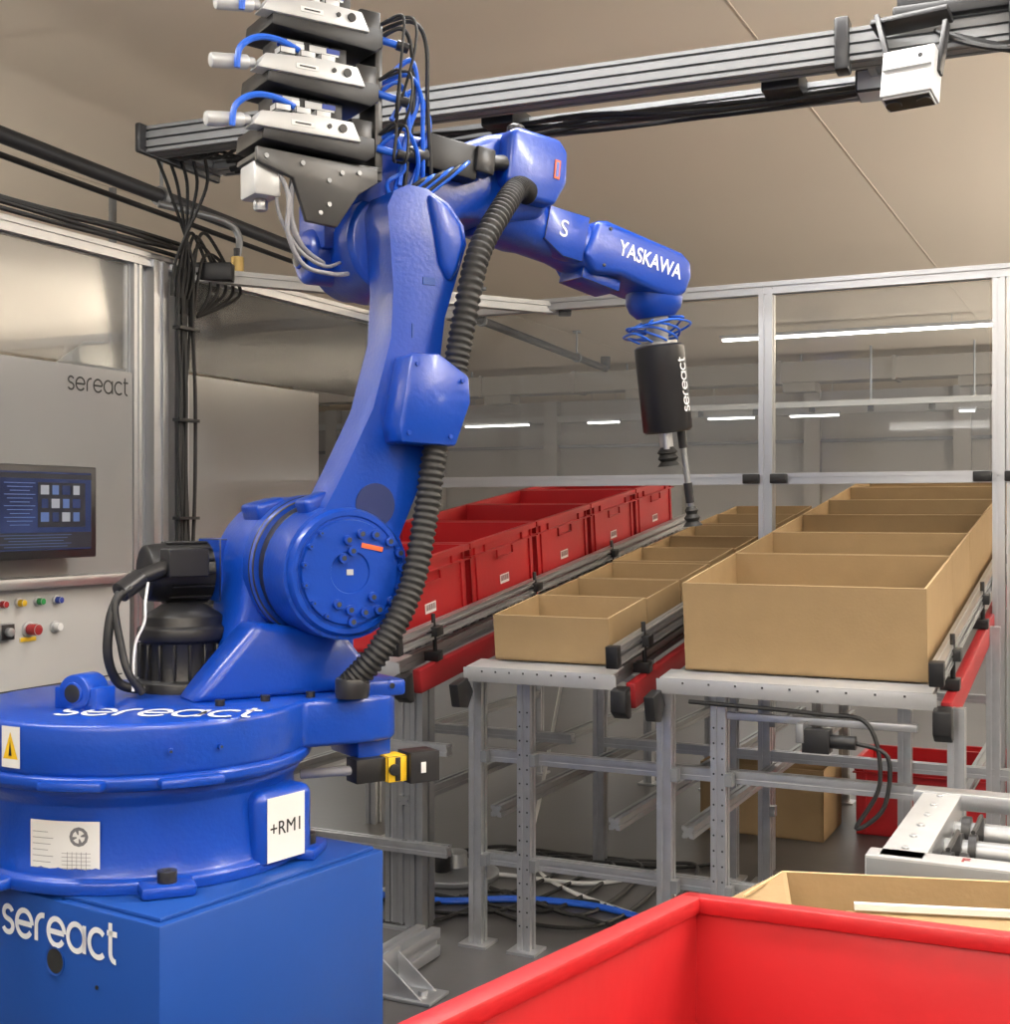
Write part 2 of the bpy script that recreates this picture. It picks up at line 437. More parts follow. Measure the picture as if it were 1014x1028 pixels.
# ------------------------------------------------------------------ control cabinet + monitor
cabF = axes(postL - a * 0.24 + b * 0.03, a, UZ.cross(a), UZ)
cab = empty('control_cabinet', cabF)
M().box((-0.6, 0.20, 0.56), (1.2, 0.30, 1.0), CAB).box((-0.6, 0.20, 0.03), (1.1, 0.26, 0.06), BLK).obj('body', cab, bevel=0.006)
mm = M().box((-0.6, -0.03, 1.10), (1.20, 0.05, 0.03), ALU).box((-0.6, 0.02, 0.60), (1.18, 0.06, 0.97), CAB)
mm.obj('front_door', cab, bevel=0.004)
M().box((-0.6, -0.011, 0.80), (1.10, 0.003, 0.004), SLOT).box((-0.6, -0.011, 0.16), (1.10, 0.003, 0.004), SLOT).obj('door_seams', cab)
mm = M()
def btn(x, z, m, r=0.010, h=0.018, base=True):
    if base: mm.cyl((x, -0.01, z), (x, -0.018, z), r * 1.4, ALU, seg=20)
    mm.cyl((x, -0.018, z), (x, -0.018 - h, z), r, m, seg=20)
for x, m_ in ((-0.53, REDF), (-0.465, YEL), (-0.395, GRN), (-0.325, NAVY)): btn(x, 1.045, m_)
btn(-0.43, 0.968, REDF, 0.016, 0.035); btn(-0.33, 0.968, WHITE, 0.012)
mm.box((-0.52, -0.02, 0.968), (0.05, 0.02, 0.045), BLK); mm.cyl((-0.52, -0.03, 0.968), (-0.52, -0.045, 0.968), 0.012, ALU, seg=16)
mm.box((-0.43, -0.0115, 0.940), (0.06, 0.004, 0.014), YEL)
mm.obj('push_buttons', cab, bevel=0.001)

mon = empty('industrial_monitor', cabF @ T((-0.485, -0.075, 1.300)))
M().box((0, 0.0, 0), (0.47, 0.045, 0.262), BLKS).box((0, 0.04, 0), (0.1, 0.05, 0.1), BLK).obj('casing', mon, bevel=0.005)
M().box((0, -0.0235, 0.003), (0.42, 0.002, 0.218), SCREEN).obj('screen', mon)
mm = M()
mm.box((0, -0.0255, 0.100), (0.42, 0.001, 0.014), SCR_D)
mm.box((0.02, -0.0255, -0.080), (0.38, 0.001, 0.045), SCR_D)
mm.box((0.095, -0.0255, 0.020), (0.18, 0.001, 0.125), SCR_D)
for r_ in range(12):
    mm.box((-0.06, -0.0258, 0.080 - r_ * 0.0105), (0.11 - 0.02 * (r_ % 3), 0.001, 0.002), SCR_L)
    mm.box((-0.165, -0.0258, 0.080 - r_ * 0.0105), (0.05 - 0.01 * (r_ % 2), 0.001, 0.002), SCR_L)
for r_ in range(3):
    for c_ in range(4): mm.box((0.03 + c_ * 0.04, -0.0262, 0.062 - r_ * 0.038), (0.030 - 0.006 * ((r_ + c_) % 2), 0.001, 0.026), (SCR_G, SCR_L, SCREEN)[(r_ * 2 + c_) % 3])
for r_ in range(5): mm.box((0.0, -0.0262, -0.064 - r_ * 0.008), (0.26 - 0.03 * (r_ % 3), 0.001, 0.0015), SCR_L)
mm.obj('screen_windows', mon)

# ------------------------------------------------------------------ ceiling pipe, duct
mm = M()
p1 = V((-2.4, 3.7, 2.75)); p2 = V((1.017, 13.1, 2.75)); dd = (p2 - p1).normalized()
mm.cyl(p1, p2, 0.033, PIPE, seg=16)
off = V((-0.35, 0, 0.05))
mm.cyl(p1 + off, p1 + off + dd * 7, 0.014, PIPE, seg=10)
for k in (1.0, 2.4, 4.2, 6.5, 9.0):
    q = p1 + dd * k
    mm.cyl(q, V((q.x, q.y, CZ)), 0.008, ALUD, seg=8); mm.cyl(q - dd * 0.02, q + dd * 0.02, 0.045, ALUD, seg=16)
    mm.cyl((q.x, q.y, CZ - 0.02), (q.x, q.y, CZ), 0.04, ALUD, seg=12)
mm.cyl(p2, p2 + V((0, 0, 0.12)), 0.05, PIPE, seg=12)
mm.obj('ceiling_pipe')
mm = M()
q = V((-1.22, 5.9, 0))
mm.cyl(q + UZ * 1.9, q + UZ * 2.5, 0.016, PIPE, seg=12); mm.cyl(q + UZ * 2.33, q + UZ * 2.46, 0.03, BRASS, seg=12)
mm.cyl(q + UZ * 2.2, q + UZ * 2.24, 0.03, BRASS, seg=12)
mm.sweep([q + UZ * 2.46, q + UZ * 2.56 + a * 0.01, q + UZ * 2.62 - a * 0.06 - b * 0.04, q + UZ * 2.66 - a * 0.3 - b * 0.2], 0.016, ALUD)
mm.obj('drop_pipe_with_valve')
mm = M().prism([(-0.35, 0), (0.35, 0), (0.12, 0.22), (-0.05, 0.22)], -0.2, 0.2, 'Y', ALUD)
mm.cyl((0.04, 0, 0.2), (0.04, 0, 1.1), 0.02, ALUD)
mm.obj('extraction_hood', mtx=T((-2.1, 6.8, 1.95)), bevel=0.005)

# ------------------------------------------------------------------ gantry and depth camera
gan = empty('overhead_gantry')
G0 = V((-0.02, 3.555, 2.44)); gb = V((0.9235, -0.3836, 0)); ga = V((0.3836, 0.9235, 0))
RZ = R(YAW, 'Z').to_3x3(); RG = R(-22.6, 'Z').to_3x3()
mm = M()
mm.prof(G0 - gb * 1.15, G0 + gb * 2.0, 0.08, 0.08, BEAM, nw=2, nh=3)
mm.prof(G0 - gb * 1.15 + ga * 0.1 + UZ * 0.03, G0 + gb * 2.0 + ga * 0.1 + UZ * 0.03, 0.05, 0.05, BEAM)
mm.prof(G0 - gb * 1.10 + ga * 0.28 - UZ * 0.01, G0 + gb * 1.02 + ga * 0.28 - UZ * 0.01, 0.09, 0.04, ALUD, nw=2)
mm.prof(G0 - gb * 1.13 - ga * 0.02, G0 - gb * 1.13 + ga * 0.34, 0.05, 0.05, ALUD)
mm.prof(G0 + gb * 1.0 + ga * 0.02, G0 + gb * 1.0 + ga * 0.34, 0.05, 0.05, ALUD)
for t in (-0.64, 1.6):
    q = G0 + gb * t + ga * 0.1
    mm.prof(q, V((q.x, q.y, CZ)), 0.04, 0.04, ALUD, up=a)
mm.obj('aluminium_beams', gan)
mm = M()
mm.box(G0 + gb * 1.12 + UZ * 0.08, (0.12, 0.12, 0.06), BLK, RG)
mm.box(G0 + gb * 1.36 - ga * 0.06, (0.10, 0.06, 0.13), BLK, RG)
mm.box(G0 + gb * 1.22 + UZ * 0.05 - ga * 0.05, (0.34, 0.03, 0.035), BLK, RG)
mm.box(G0 + gb * 0.93 - UZ * 0.0 - ga * 0.03, (0.035, 0.06, 0.13), BLKS, RG)
mm.box(G0 + gb * 1.0 + ga * 0.20 - UZ * 0.03, (0.13, 0.10, 0.06), LGREY, RG)
mm.box(G0 - gb * 1.16 + ga * 0.14, (0.02, 0.42, 0.09), BLKS, RG)
for t in (-0.05, 0.75): mm.box(G0 + gb * t + ga * 0.19 - UZ * 0.01, (0.10, 0.16, 0.06), BLK, RG)
mm.obj('mounting_brackets', gan, bevel=0.006)
mm = M()
for i in range(6):
    pts = [G0 + gb * (-1.0 + k * 0.3) + ga * (0.17 + 0.012 * i + random.uniform(-0.012, 0.012)) + UZ * (-0.035 + random.uniform(-0.02, 0.015)) for k in range(8)]
    mm.sweep(pts, 0.006, RUB, seg=6, sub=4)
for i in range(6):
    o = G0 + gb * 1.1
    mm.sweep([o + UZ * 0.05, o + gb * (0.12 + 0.05 * i) - UZ * (0.05 + .015 * i) - ga * .08, o + gb * (0.26 + 0.03 * i) - UZ * (0.07 - 0.02 * i) - ga * .08, o + gb * 0.45 + UZ * 0.05], 0.006, RUB, seg=6)
mm.obj('gantry_cables', gan)
dc = empty('depth_camera', axes(V((0.935, 2.98, 2.298)), b, a, UZ) @ R(-8, 'Z') @ R(-14, 'X'))
M().box((0, 0, 0), (0.118, 0.07, 0.115), LGREY).box((0, -0.036, 0.028), (0.112, 0.01, 0.045), WHITE).box((0, 0, -0.059), (0.108, 0.06, 0.006), BLK).obj('housing', dc, bevel=0.010, seg=3)
mm = M().cyl((-0.035, 0, -0.062), (-0.035, 0, -0.066), 0.018, BLKS).cyl((0.035, 0, -0.062), (0.035, 0, -0.066), 0.018, BLKS).cyl((0.03, -0.041, 0.03), (0.03, -0.043, 0.03), 0.005, BLKS)
mm.obj('lenses', dc)
mm = M()
mm.box((-0.068, 0.01, 0.09), (0.012, 0.03, 0.20), BLK, R(-16, 'Y').to_3x3()); mm.box((0.064, 0.01, 0.07), (0.012, 0.03, 0.13), BLK, R(4, 'Y').to_3x3())
mm.box((-0.02, 0.03, 0.17), (0.18, 0.06, 0.015), BLK)
mm.obj('mounting_fork', dc, bevel=0.003)

# ------------------------------------------------------------------ flow racks
F0 = V((-0.081, 3.9, 0)); PIT = 7.3; ZR = 0.86
LM = lambda t, s=0.0, z=ZR: T(F0 + b * t + UZ * z) @ R(YAW, 'Z') @ R(PIT, 'X') @ T((0, s, 0))
tp = math.tan(rad(PIT))

def rack(t0, t1, legs, perf=()):
    """flow rack lane from t0..t1 (across) ; frame coords x across, y up-slope"""
    e = empty('flow_rack', LM(t0)); W = t1 - t0; L = 2.85
    mm = M()
    for x in (-0.0, W):
        mm.prof((x, -0.04, -0.035), (x, L, -0.035), 0.03, 0.04, ALUD)
    mm.box((W / 2, L / 2, -0.045), (W, L, 0.012), STEEL)
    mm.obj('side_beams', e)
    mm = M()
    n = 44
    for i in range(n):
        y = 0.05 + i * L / n
        mm.cyl((0.02, y, -0.0165), (W - 0.02, y, -0.0165), 0.013, STEEL, seg=10)
    mm.obj('rollers', e)
    mm = M().box((W / 2, -0.03, -0.008), (W + 0.06, 0.10, 0.005), PLATE).box((W / 2, -0.078, -0.030), (W + 0.08, 0.005, 0.042), PLATE)
    for i in range(9): mm.box((W * (i + 0.5) / 9, -0.081, -0.018), (0.008, 0.002, 0.008), SLOT)
    mm.obj('front_plate', e, bevel=0.001)
    mm = M()
    x = W + 0.045
    mm.prof((x, -0.09, 0.035), (x, L, 0.035), 0.030, 0.022, ALU)
    mm.prof((x, -0.09, 0.065), (x, L, 0.065), 0.030, 0.022, ALU)
    mm.prof((x - 0.035, 0.02, 0.02), (x - 0.035, L, 0.02), 0.012, 0.02, ALUD)
    mm.obj('guide_rail', e)
    mm = M()
    mm.box((x, -0.10, 0.05), (0.036, 0.03, 0.062), BLK)
    for y in (0.12, 0.9, 1.7):
        mm.cyl((x + 0.012, y, -0.04), (x + 0.012, y, 0.105), 0.007, BLKS, seg=12)
        mm.box((x + 0.012, y, 0.05), (0.045, 0.045, 0.03), BLK); mm.box((x + 0.005, y, -0.03), (0.05, 0.035, 0.03), BLK)
    mm.obj('rail_clamps', e, bevel=0.004)
    M().box((x + 0.01, L / 2 - 0.03, -0.085), (0.030, L - 0.05, 0.075), REDF).obj('red_guard_strip', e, bevel=0.006)
    mm = M().prism([(-0.11, -0.045), (-0.065, -0.04), (-0.065, -0.13), (-0.085, -0.13), (-0.115, -0.105)], x - 0.012, x + 0.034, 'X', BLK)
    mm.prism([(-0.15, -0.045), (-0.08, -0.04), (-0.05, -0.09), (-0.09, -0.13), (-0.14, -0.115)], -0.055, -0.025, 'X', BLK)
    mm.obj('end_caps', e, bevel=0.004)
    inv = LM(t0).inverted()
    mm = M()
    for (t, s) in legs:
        q = F0 + b * t + a * s
        top = ZR + s * tp - 0.06
        mm.prof(inv @ q, inv @ (q + UZ * top), 0.042, 0.042, STEEL, up=inv.to_3x3() @ a)
        mm.box(inv @ (q + UZ * 0.004), (0.09, 0.09, 0.008), STEEL, (inv @ R(YAW, 'Z')).to_3x3())
    mm.obj('legs', e)
    mm = M()
    for s, z in ((0.02, 0.57), (0.02, 0.26), (1.0, 0.45), (2.4, 0.5)):
        mm.prof(inv @ (F0 + b * (t0 - 0.05) + a * s + UZ * z), inv @ (F0 + b * (t1 + 0.16) + a * s + UZ * z), 0.035, 0.035, STEEL, up=inv.to_3x3() @ UZ)
    for t in (t0 + 0.02, t1):
        mm.prof(inv @ (F0 + b * t + a * 0.02 + UZ * 0.40), inv @ (F0 + b * t + a * 2.4 + UZ * 0.40), 0.035, 0.035, ALUD, up=inv.to_3x3() @ UZ)
    mm.obj('cross_bars', e)
    mm = M()
    for (t, s) in legs[:3]:
        for z in (0.57, 0.26):
            mm.box(inv @ (F0 + b * (t + 0.03) + a * (s - 0.012) + UZ * z), (0.02, 0.03, 0.035), ALUD, (inv @ R(YAW, 'Z')).to_3x3())
        if (t, s) in perf:
            for k in range(16):
                q = F0 + b * t + a * (s - 0.0215) + UZ * (0.08 + k * 0.042)
                mm.cyl(inv @ (q - b * 0.012), inv @ (q - b * 0.012 - a * 0.0008), 0.003, SLOT, seg=8)
                mm.cyl(inv @ (q + b * 0.012), inv @ (q + b * 0.012 - a * 0.0008), 0.003, SLOT, seg=8)
    mm.obj('leg_fittings', e)
    return e
rack(-0.90, -0.27, [(-0.88, 0.05), (-0.30, 0.05), (-0.88, 1.0), (-0.3, 1.0), (-0.88, 2.4), (-0.3, 2.4)])
rack(0.03, 0.43, [(0.0, 0.0), (0.16, 0.0), (0.6, -0.02), (0.0, 1.0), (0.5, 1.0), (0.0, 2.4), (0.5, 2.4)], ((0.16, 0.0),))
rack(0.63, 1.29, [(0.755, -0.02), (1.37, 0.0), (0.62, 1.0), (1.37, 1.0), (0.62, 2.4), (1.37, 2.4), (1.10, 0.95)], ((0.755, -0.02),))

def carton(t0, t1, s, L, h, yawj=0.0):
    W = t1 - t0; th = 0.006
    mm = M()
    mm.box((W / 2, L / 2, th / 2), (W, L, th), KRAFT)
    for c, d in (((W / 2, th / 2, h / 2), (W, th, h)), ((W / 2, L - th / 2, h / 2), (W, th, h)), ((th / 2, L / 2, h / 2), (th, L - 2 * th, h)), ((W - th / 2, L / 2, h / 2), (th, L - 2 * th, h))):
        mm.box(c, d, KRAFT)
    for c, d in (((W / 2, th / 2, h), (W, th, 0.001)), ((W / 2, L - th / 2, h), (W, th, 0.001)), ((th / 2, L / 2, h), (th, L, 0.001)), ((W - th / 2, L / 2, h), (th, L, 0.001))):
        mm.box(c, d, KEDGE)
    return mm.obj('cardboard_box', mtx=LM(t0, s) @ R(yawj, 'Z'))
s = 0.0
for L_ in (0.53, 0.46, 0.46, 0.46, 0.46, 0.46):
    carton(0.650, 1.300, s, L_, 0.245, random.uniform(-0.3, 0.3)); s += L_ + 0.008
s = 0.0
for i in range(8):
    carton(0.055 + random.uniform(0, .008), 0.425, s, 0.325, 0.13 if i % 3 else 0.135, random.uniform(-0.5, 0.5)); s += 0.335

def bin_mesh(W, L, h, mesh_label=True, m=REDP):
    """euro container, open at top, ribs, rim, handles"""
    mm = M(); th = 0.006; ins = 0.013
    mm.box((W / 2, L / 2, 0.006), (W - 2 * ins, L - 2 * ins, 0.012), m)
    mm.box((W / 2, ins + th / 2, h / 2), (W - 2 * ins, th, h), m); mm.box((W / 2, L - ins - th / 2, h / 2), (W - 2 * ins, th, h), m)
    mm.box((ins + th / 2, L / 2, h / 2), (th, L - 2 * ins, h), m); mm.box((W - ins - th / 2, L / 2, h / 2), (th, L - 2 * ins, h), m)
    for z, hh in ((h - 0.010, 0.020), (h - 0.05, 0.005)):
        mm.box((W / 2, ins / 2, z), (W, ins, hh), m); mm.box((W / 2, L - ins / 2, z), (W, ins, hh), m)
        mm.box((ins / 2, L / 2, z), (ins, L - 2 * ins, hh), m); mm.box((W - ins / 2, L / 2, z), (ins, L - 2 * ins, hh), m)
    for k in range(7):
        x = W * (k + 0.5) / 7; y = L * (k + 0.5) / 7
        if k not in (2, 3, 4):
            for yy in (ins / 2 + 0.002, L - ins / 2 - 0.002): mm.box((x, yy, h - 0.032), (0.004, ins - 0.004, 0.035), m)
            for xx in (ins / 2 + 0.002, W - ins / 2 - 0.002): mm.box((xx, y, h - 0.032), (ins - 0.004, 0.004, 0.035), m)
    for xx in (ins / 2 + 0.003, W - ins / 2 - 0.003):
        for yy in (0.05, L - 0.05):
            mm.box((xx, yy, h / 2 - 0.02), (ins - 0.006, 0.008, h - 0.05), m)
    for yy in (ins / 2 + 0.003, L - ins / 2 - 0.003):
        for xx in (0.05, W - 0.05):
            mm.box((xx, yy, h / 2 - 0.02), (0.008, ins - 0.006, h - 0.05), m)
    for xx in (ins * 0.35, W - ins * 0.35):
        mm.box((xx, L / 2, h - 0.085), (0.008, 0.13, 0.005), m); mm.box((xx, L / 2 - 0.065, h - 0.07), (0.008, 0.005, 0.03), m); mm.box((xx, L / 2 + 0.065, h - 0.07), (0.008, 0.005, 0.03), m)
    if mesh_label:
        x = W - ins + 0.0015
        mm.box((x, L * 0.5, h * 0.36), (0.001, 0.075, 0.034), WHITE)
        for k in range(9):
            mm.box((x + 0.001, L * 0.5 - 0.03 + k * 0.0075, h * 0.37), (0.0006, 0.003 + 0.002 * (k % 2), 0.02), DTXT)
    return mm
s = 0.0
for i in range(5):
    bin_mesh(0.60, 0.55, 0.265).obj('red_plastic_bin', mtx=LM(-0.885, s - 0.02), bevel=0.0015, seg=1); s += 0.563

# ------------------------------------------------------------------ robot pedestal
K = V((-0.587, 2.20, 0)); PH = 0.595; PW = 0.80; PD = 0.605
a2 = V((math.sin(rad(33.5)), math.cos(rad(33.5)), 0)); b2 = V((a2.y, -a2.x, 0))
ped = empty('robot_pedestal', axes(K, b2, a2, UZ))
M().box((-PW / 2, PD / 2, PH / 2), (PW, PD, PH), BLUE2).obj('body', ped, bevel=0.005)
M().box((-PW / 2, PD / 2, PH + 0.004), (PW - 0.03, PD - 0.03, 0.008), BLUE2).obj('top_plate', ped, bevel=0.002)
mm = M().cyl((-0.275, -0.001, 0.485), (-0.275, -0.002, 0.485), 0.022, DTXT).lathe([(0.022, -0.001), (0.026, -0.003), (0.026, -0.001)], (-0.275, 0, 0.485), BLUE2, 'Y')
for x in (-0.16,): mm.cyl((x, -0.001, 0.46), (x, -0.002, 0.46), 0.004, DTXT, seg=10)
mm.obj('cable_hole', ped)
logo('pedestal_logo', 0.050, T((-0.266, -0.0015, 0.538)) @ R(90, 'X'), TXT, ped, 0.10)

# ------------------------------------------------------------------ robot
RY = 32.7
O = V((-0.75, 2.68, 0))
rob = empty('industrial_robot_arm', T(O) @ R(RY, 'Z'))
wl = lambda ang: ang - RY     # world bearing -> robot bearing
z0 = PH + 0.008
mm = M().lathe([(0.335, z0), (0.335, z0 + 0.022), (0.322, z0 + 0.028), (0.316, z0 + 0.06), (0.308, z0 + 0.155), (0.324, z0 + 0.175), (0.324, z0 + 0.19)], (0, 0, 0), BLUE)
mm.obj('base_casting', rob, bevel=0.004)
mm = M()
for k in range(6):
    t = rad(20 + 60 * k)
    c = V((0.335 * math.cos(t), 0.335 * math.sin(t), z0 + 0.012))
    mm.box(c, (0.09, 0.10, 0.024), BLUE, R(math.degrees(t), 'Z').to_3x3())
mm.obj('base_feet', rob, bevel=0.008)
mm = M()
for k in range(6):
    t = rad(20 + 60 * k)
    c = V((0.350 * math.cos(t), 0.350 * math.sin(t), 0))
    mm.cyl(c + UZ * (z0 + 0.02), c + UZ * (z0 + 0.045), 0.018, BLKS, seg=20)
    mm.cyl(c + UZ * (z0 + 0.045), c + UZ * (z0 + 0.046), 0.009, SLOT, seg=6)
mm.obj('anchor_bolts', rob, bevel=0.002)
t = rad(wl(-20)); bc = V((0.292 * math.cos(t), 0.292 * math.sin(t), z0 + 0.080)); bR = R(wl(-36), 'Z').to_3x3()
M().box(bc, (0.12, 0.15, 0.15), BLUE, bR).obj('connector_boss', rob, bevel=0.022, seg=4)
fm = T(bc) @ R(wl(-36), 'Z') @ T((0.061, -0.005, 0))
M().box((0, 0, 0), (0.001, 0.100, 0.125), WHITE).obj('name_label', rob, fm)
text('name_label_text', '+RM1', 0.038, fm @ T((0.001, 0, 0)) @ axes((0, 0, 0), V((0, 1, 0)), UZ, V((1, 0, 0))), DTXT, rob, sx=0.95)
mm = M().patch((0, 0, 0), 0.3185, wl(-113), wl(-88), z0 + 0.030, z0 + 0.132, WHITE)
mm.obj('spec_label', rob)
mm = M()
for k in range(7): mm.patch((0, 0, 0), 0.3190, wl(-112), wl(-106 + (k % 3)), z0 + 0.044 + k * 0.011, z0 + 0.0450 + k * 0.011, GTXT)
for k in range(6): mm.patch((0, 0, 0), 0.3190, wl(-101), wl(-91), z0 + 0.038 + k * 0.007, z0 + 0.0388 + k * 0.007, GTXT)
for q_ in range(5): mm.patch((0, 0, 0), 0.3190, wl(-99 + 1.6 * q_), wl(-98.85 + 1.6 * q_), z0 + 0.038, z0 + 0.076, GTXT)
for k in range(12):
    t0_, t1_ = 2 * math.pi * k / 12, 2 * math.pi * (k + 1) / 12
    def cp(tt, rr):
        an = rad(wl(-95)) + rr * math.cos(tt) / 0.319
        return (0.3191 * math.cos(an), 0.3191 * math.sin(an), z0 + 0.104 + rr * math.sin(tt))
    mm.add([cp(t0_, 0.018), cp(t1_, 0.018), cp(t1_, 0.012 if k % 3 else 0.004), cp(t0_, 0.012 if k % 3 else 0.004)], [(0, 1, 2, 3)], GTXT)
mm.obj('spec_label_print', rob)

# turret
zt0, zt1 = 0.815, 0.914
out = []
for k in range(33):
    t = rad(38 + (322 - 38) * k / 32); out.append((0.338 * math.cos(t), 0.338 * math.sin(t)))
out += [(0.40, -0.225), (0.47, -0.21), (0.495, -0.18), (0.495, 0.10), (0.47, 0.14), (0.38, 0.16)]
M().prism(out, zt0, zt1, 'Z', BLUE).obj('turret_table', rob, bevel=0.012, seg=3)
mm = M().lathe([(0.30, 0.785), (0.335, 0.79), (0.345, 0.80), (0.345, 0.815), (0.33, 0.822)], (0, 0, 0), BLUE)
mm.obj('turret_lip', rob, bevel=0.003)
mm = M()
for ang in (-60, -95, -140):
    t = rad(wl(ang)); mm.box((0.34 * math.cos(t), 0.34 * math.sin(t), 0.806), (0.05, 0.12, 0.018), BLUE, R(wl(ang), 'Z').to_3x3())
mm.obj('turret_lugs', rob, bevel=0.006)
mm = M()
mm.patch((0, 0, 0), 0.3392, wl(-122), wl(-114), 0.830, 0.906, WHITE)
t = [rad(wl(-121.2)), rad(wl(-114.8)), rad(wl(-118))]
mm.add([(0.3398 * math.cos(t[0]), 0.3398 * math.sin(t[0]), 0.846), (0.3398 * math.cos(t[1]), 0.3398 * math.sin(t[1]), 0.846), (0.3398 * math.cos(t[2]), 0.3398 * math.sin(t[2]), 0.896)], [(0, 1, 2)], YEL)
t2 = [rad(wl(-118.7)), rad(wl(-117.3))]
mm.add([(0.3402 * math.cos(t2[0]), 0.3402 * math.sin(t2[0]), 0.852), (0.3402 * math.cos(t2[1]), 0.3402 * math.sin(t2[1]), 0.852), (0.3402 * math.cos(t[2]), 0.3402 * math.sin(t[2]), 0.880)], [(0, 1, 2)], DTXT)
mm.obj('warning_label', rob)
Ri = R(-RY, 'Z')
def wloc(x, y, z): return Ri @ (V((x, y, z)) - O)
logo('turret_logo', 0.060, T(wloc(-0.665, 2.475, zt1 + 0.0012)) @ Ri @ R(-4, 'Z'), TXT, rob, 0.085, 1.35)
mm = M(); c = wloc(-0.83, 2.56, zt1)
mm.box(c + UZ * 0.02, (0.10, 0.06, 0.045), BLUE, (Ri @ R(-20, 'Z')).to_3x3())
dirv = (Ri @ R(-20, 'Z')).to_3x3() @ V((0, -1, 0))
mm.cyl(c + UZ * 0.032 - dirv * 0.03, c + UZ * 0.032 + dirv * 0.036, 0.036, BLUE); mm.cyl(c + UZ * 0.032 + dirv * 0.03, c + UZ * 0.032 + dirv * 0.04, 0.022, BLKS)
mm.obj('turret_plug', rob, bevel=0.004)
mm = M().box((0.445, -0.12, 0.925), (0.12, 0.18, 0.035), BLUE).box((0.44, -0.12, 0.80), (0.08, 0.14, 0.05), BLUE)
mm.cyl((0.47, -0.19, 0.93), (0.47, -0.212, 0.93), 0.014, BLKS, seg=16); mm.cyl((0.49, -0.1, 0.87), (0.505, -0.1, 0.87), 0.02, BLKS, seg=16)
mm.obj('hose_mount', rob, bevel=0.008)
mm = M()
for ang in (-50, -66, -130):
    t = rad(wl(ang)); d_ = V((math.cos(t), math.sin(t), 0)); mm.cyl(d_ * 0.335 + UZ * 0.862, d_ * 0.345 + UZ * 0.862, 0.006, BLUE, seg=10); mm.cyl(d_ * 0.345 + UZ * 0.862, d_ * 0.3455 + UZ * 0.862, 0.003, SLOT, seg=6)
for x_, y_ in ((0.20, -0.17), (0.30, -0.17), (0.40, -0.17), (0.10, -0.18)):
    mm.cyl((x_, y_, zt1), (x_, y_, zt1 + 0.012), 0.010, BLKS, seg=14)
mm.obj('turret_screws', rob)

# shoulder casting
def arc(cx, cz, r, a0, a1, n=12):
    return [(cx + r * math.cos(rad(a0 + (a1 - a0) * i / n)), cz + r * math.sin(rad(a0 + (a1 - a0) * i / n))) for i in range(n + 1)]
out = [(0.09, 0.912), (0.17, 1.00), (0.20, 1.09)] + arc(0.36, 1.18, 0.155, 190, -20, 18) + [(0.47, 1.05), (0.47, 0.97), (0.49, 0.912)]
M().prism(out, -0.04, 0.15, 'Y', BLUE).obj('shoulder_casting', rob, bevel=0.02, seg=3)
out = [(0.06, 0.912), (0.10, 0.96), (0.20, 1.07), (0.40, 1.04), (0.47, 0.955), (0.48, 0.912)]
M().prism(out, -0.13, -0.02, 'Y', BLUE).obj('shoulder_gusset', rob, bevel=0.018, seg=3)
M().lathe([(0.13, -0.10), (0.142, -0.098), (0.142, -0.045), (0.13, -0.04)], (0.37, 0, 1.18), BLKS, 'Y').lathe([(0.150, -0.085), (0.158, -0.08), (0.158, -0.02), (0.15, -0.015)], (0.365, 0.02, 1.18), BLUE, 'Y').obj('shoulder_bearing', rob, bevel=0.002)
M().box((0.275, 0.02, 1.305), (0.07, 0.10, 0.04), BLUE, R(-15, 'Y').to_3x3()).obj('shoulder_lug', rob, bevel=0.01, seg=3)
M().box((0.322, -0.145, 1.312), (0.065, 0.06, 0.05), BLUE, R(-20, 'Y').to_3x3()).obj('arm_stop_lug', rob, bevel=0.01, seg=3)

# L-arm
larm = [(0.316, 1.308), (0.362, 1.392), (0.426, 1.519), (0.468, 1.669), (0.474, 1.775), (0.466, 1.88), (0.460, 1.95), (0.475, 1.985), (0.51, 2.003), (0.555, 2.0), (0.61, 1.975), (0.648, 1.93), (0.655, 1.89), (0.634, 1.825), (0.600, 1.723), (0.586, 1.613), (0.574, 1.482), (0.535, 1.352)]
la = larm + arc(0.365, 1.175, 0.142, 30, -250, 26)
M().prism(la, -0.21, -0.10, 'Y', BLUE).obj('lower_arm', rob, bevel=0.034, seg=5)
M().lathe([(0.132, -0.10), (0.138, -0.205), (0.128, -0.222), (0.118, -0.222), (0.116, -0.219), (0.110, -0.219), (0.108, -0.226), (0.045, -0.226), (0.043, -0.222), (0.0001, -0.222)], (0.365, 0, 1.175), BLUE, 'Y').obj('lower_arm_hub', rob)
M().prism([(0.555, 1.99), (0.60, 1.972), (0.638, 1.93), (0.645, 1.89), (0.63, 1.83), (0.61, 1.80), (0.585, 1.84), (0.575, 1.90)], -0.226, -0.18, 'Y', BLUE).obj('elbow_cover', rob, bevel=0.014, seg=3)
M().prism(arc(0.43, 1.315, 0.046, 0, 360, 24)[:-1], -0.2125, -0.209, 'Y', DBLUE).obj('arm_recess_shade', rob)  # flat dark disc: recess shadow painted as colour, nothing is hollowed out
mm = M()
def bolt(x, z, y=-0.226, r=0.0085, hole=0.5):
    mm.cyl((x, y + 0.003, z), (x, y - 0.010, z), r, BLUE, seg=14); mm.cyl((x, y - 0.0101, z), (x, y - 0.0108, z), r * hole, SLOT, seg=6)
def hub_at(px, py): return 0.363 + (px - 350) * 0.00235, 1.3 - (py - 514) * 0.00207
for p in ((348, 542), (361, 536), (375, 537), (389, 544), (399, 556), (402, 571), (352, 553), (343, 560), (338, 606), (350, 612), (364, 615), (378, 613), (391, 605), (399, 592), (352, 624), (372, 600)):
    x_, z_ = hub_at(*p); bolt(x_, z_, r=0.0105, hole=0.6)
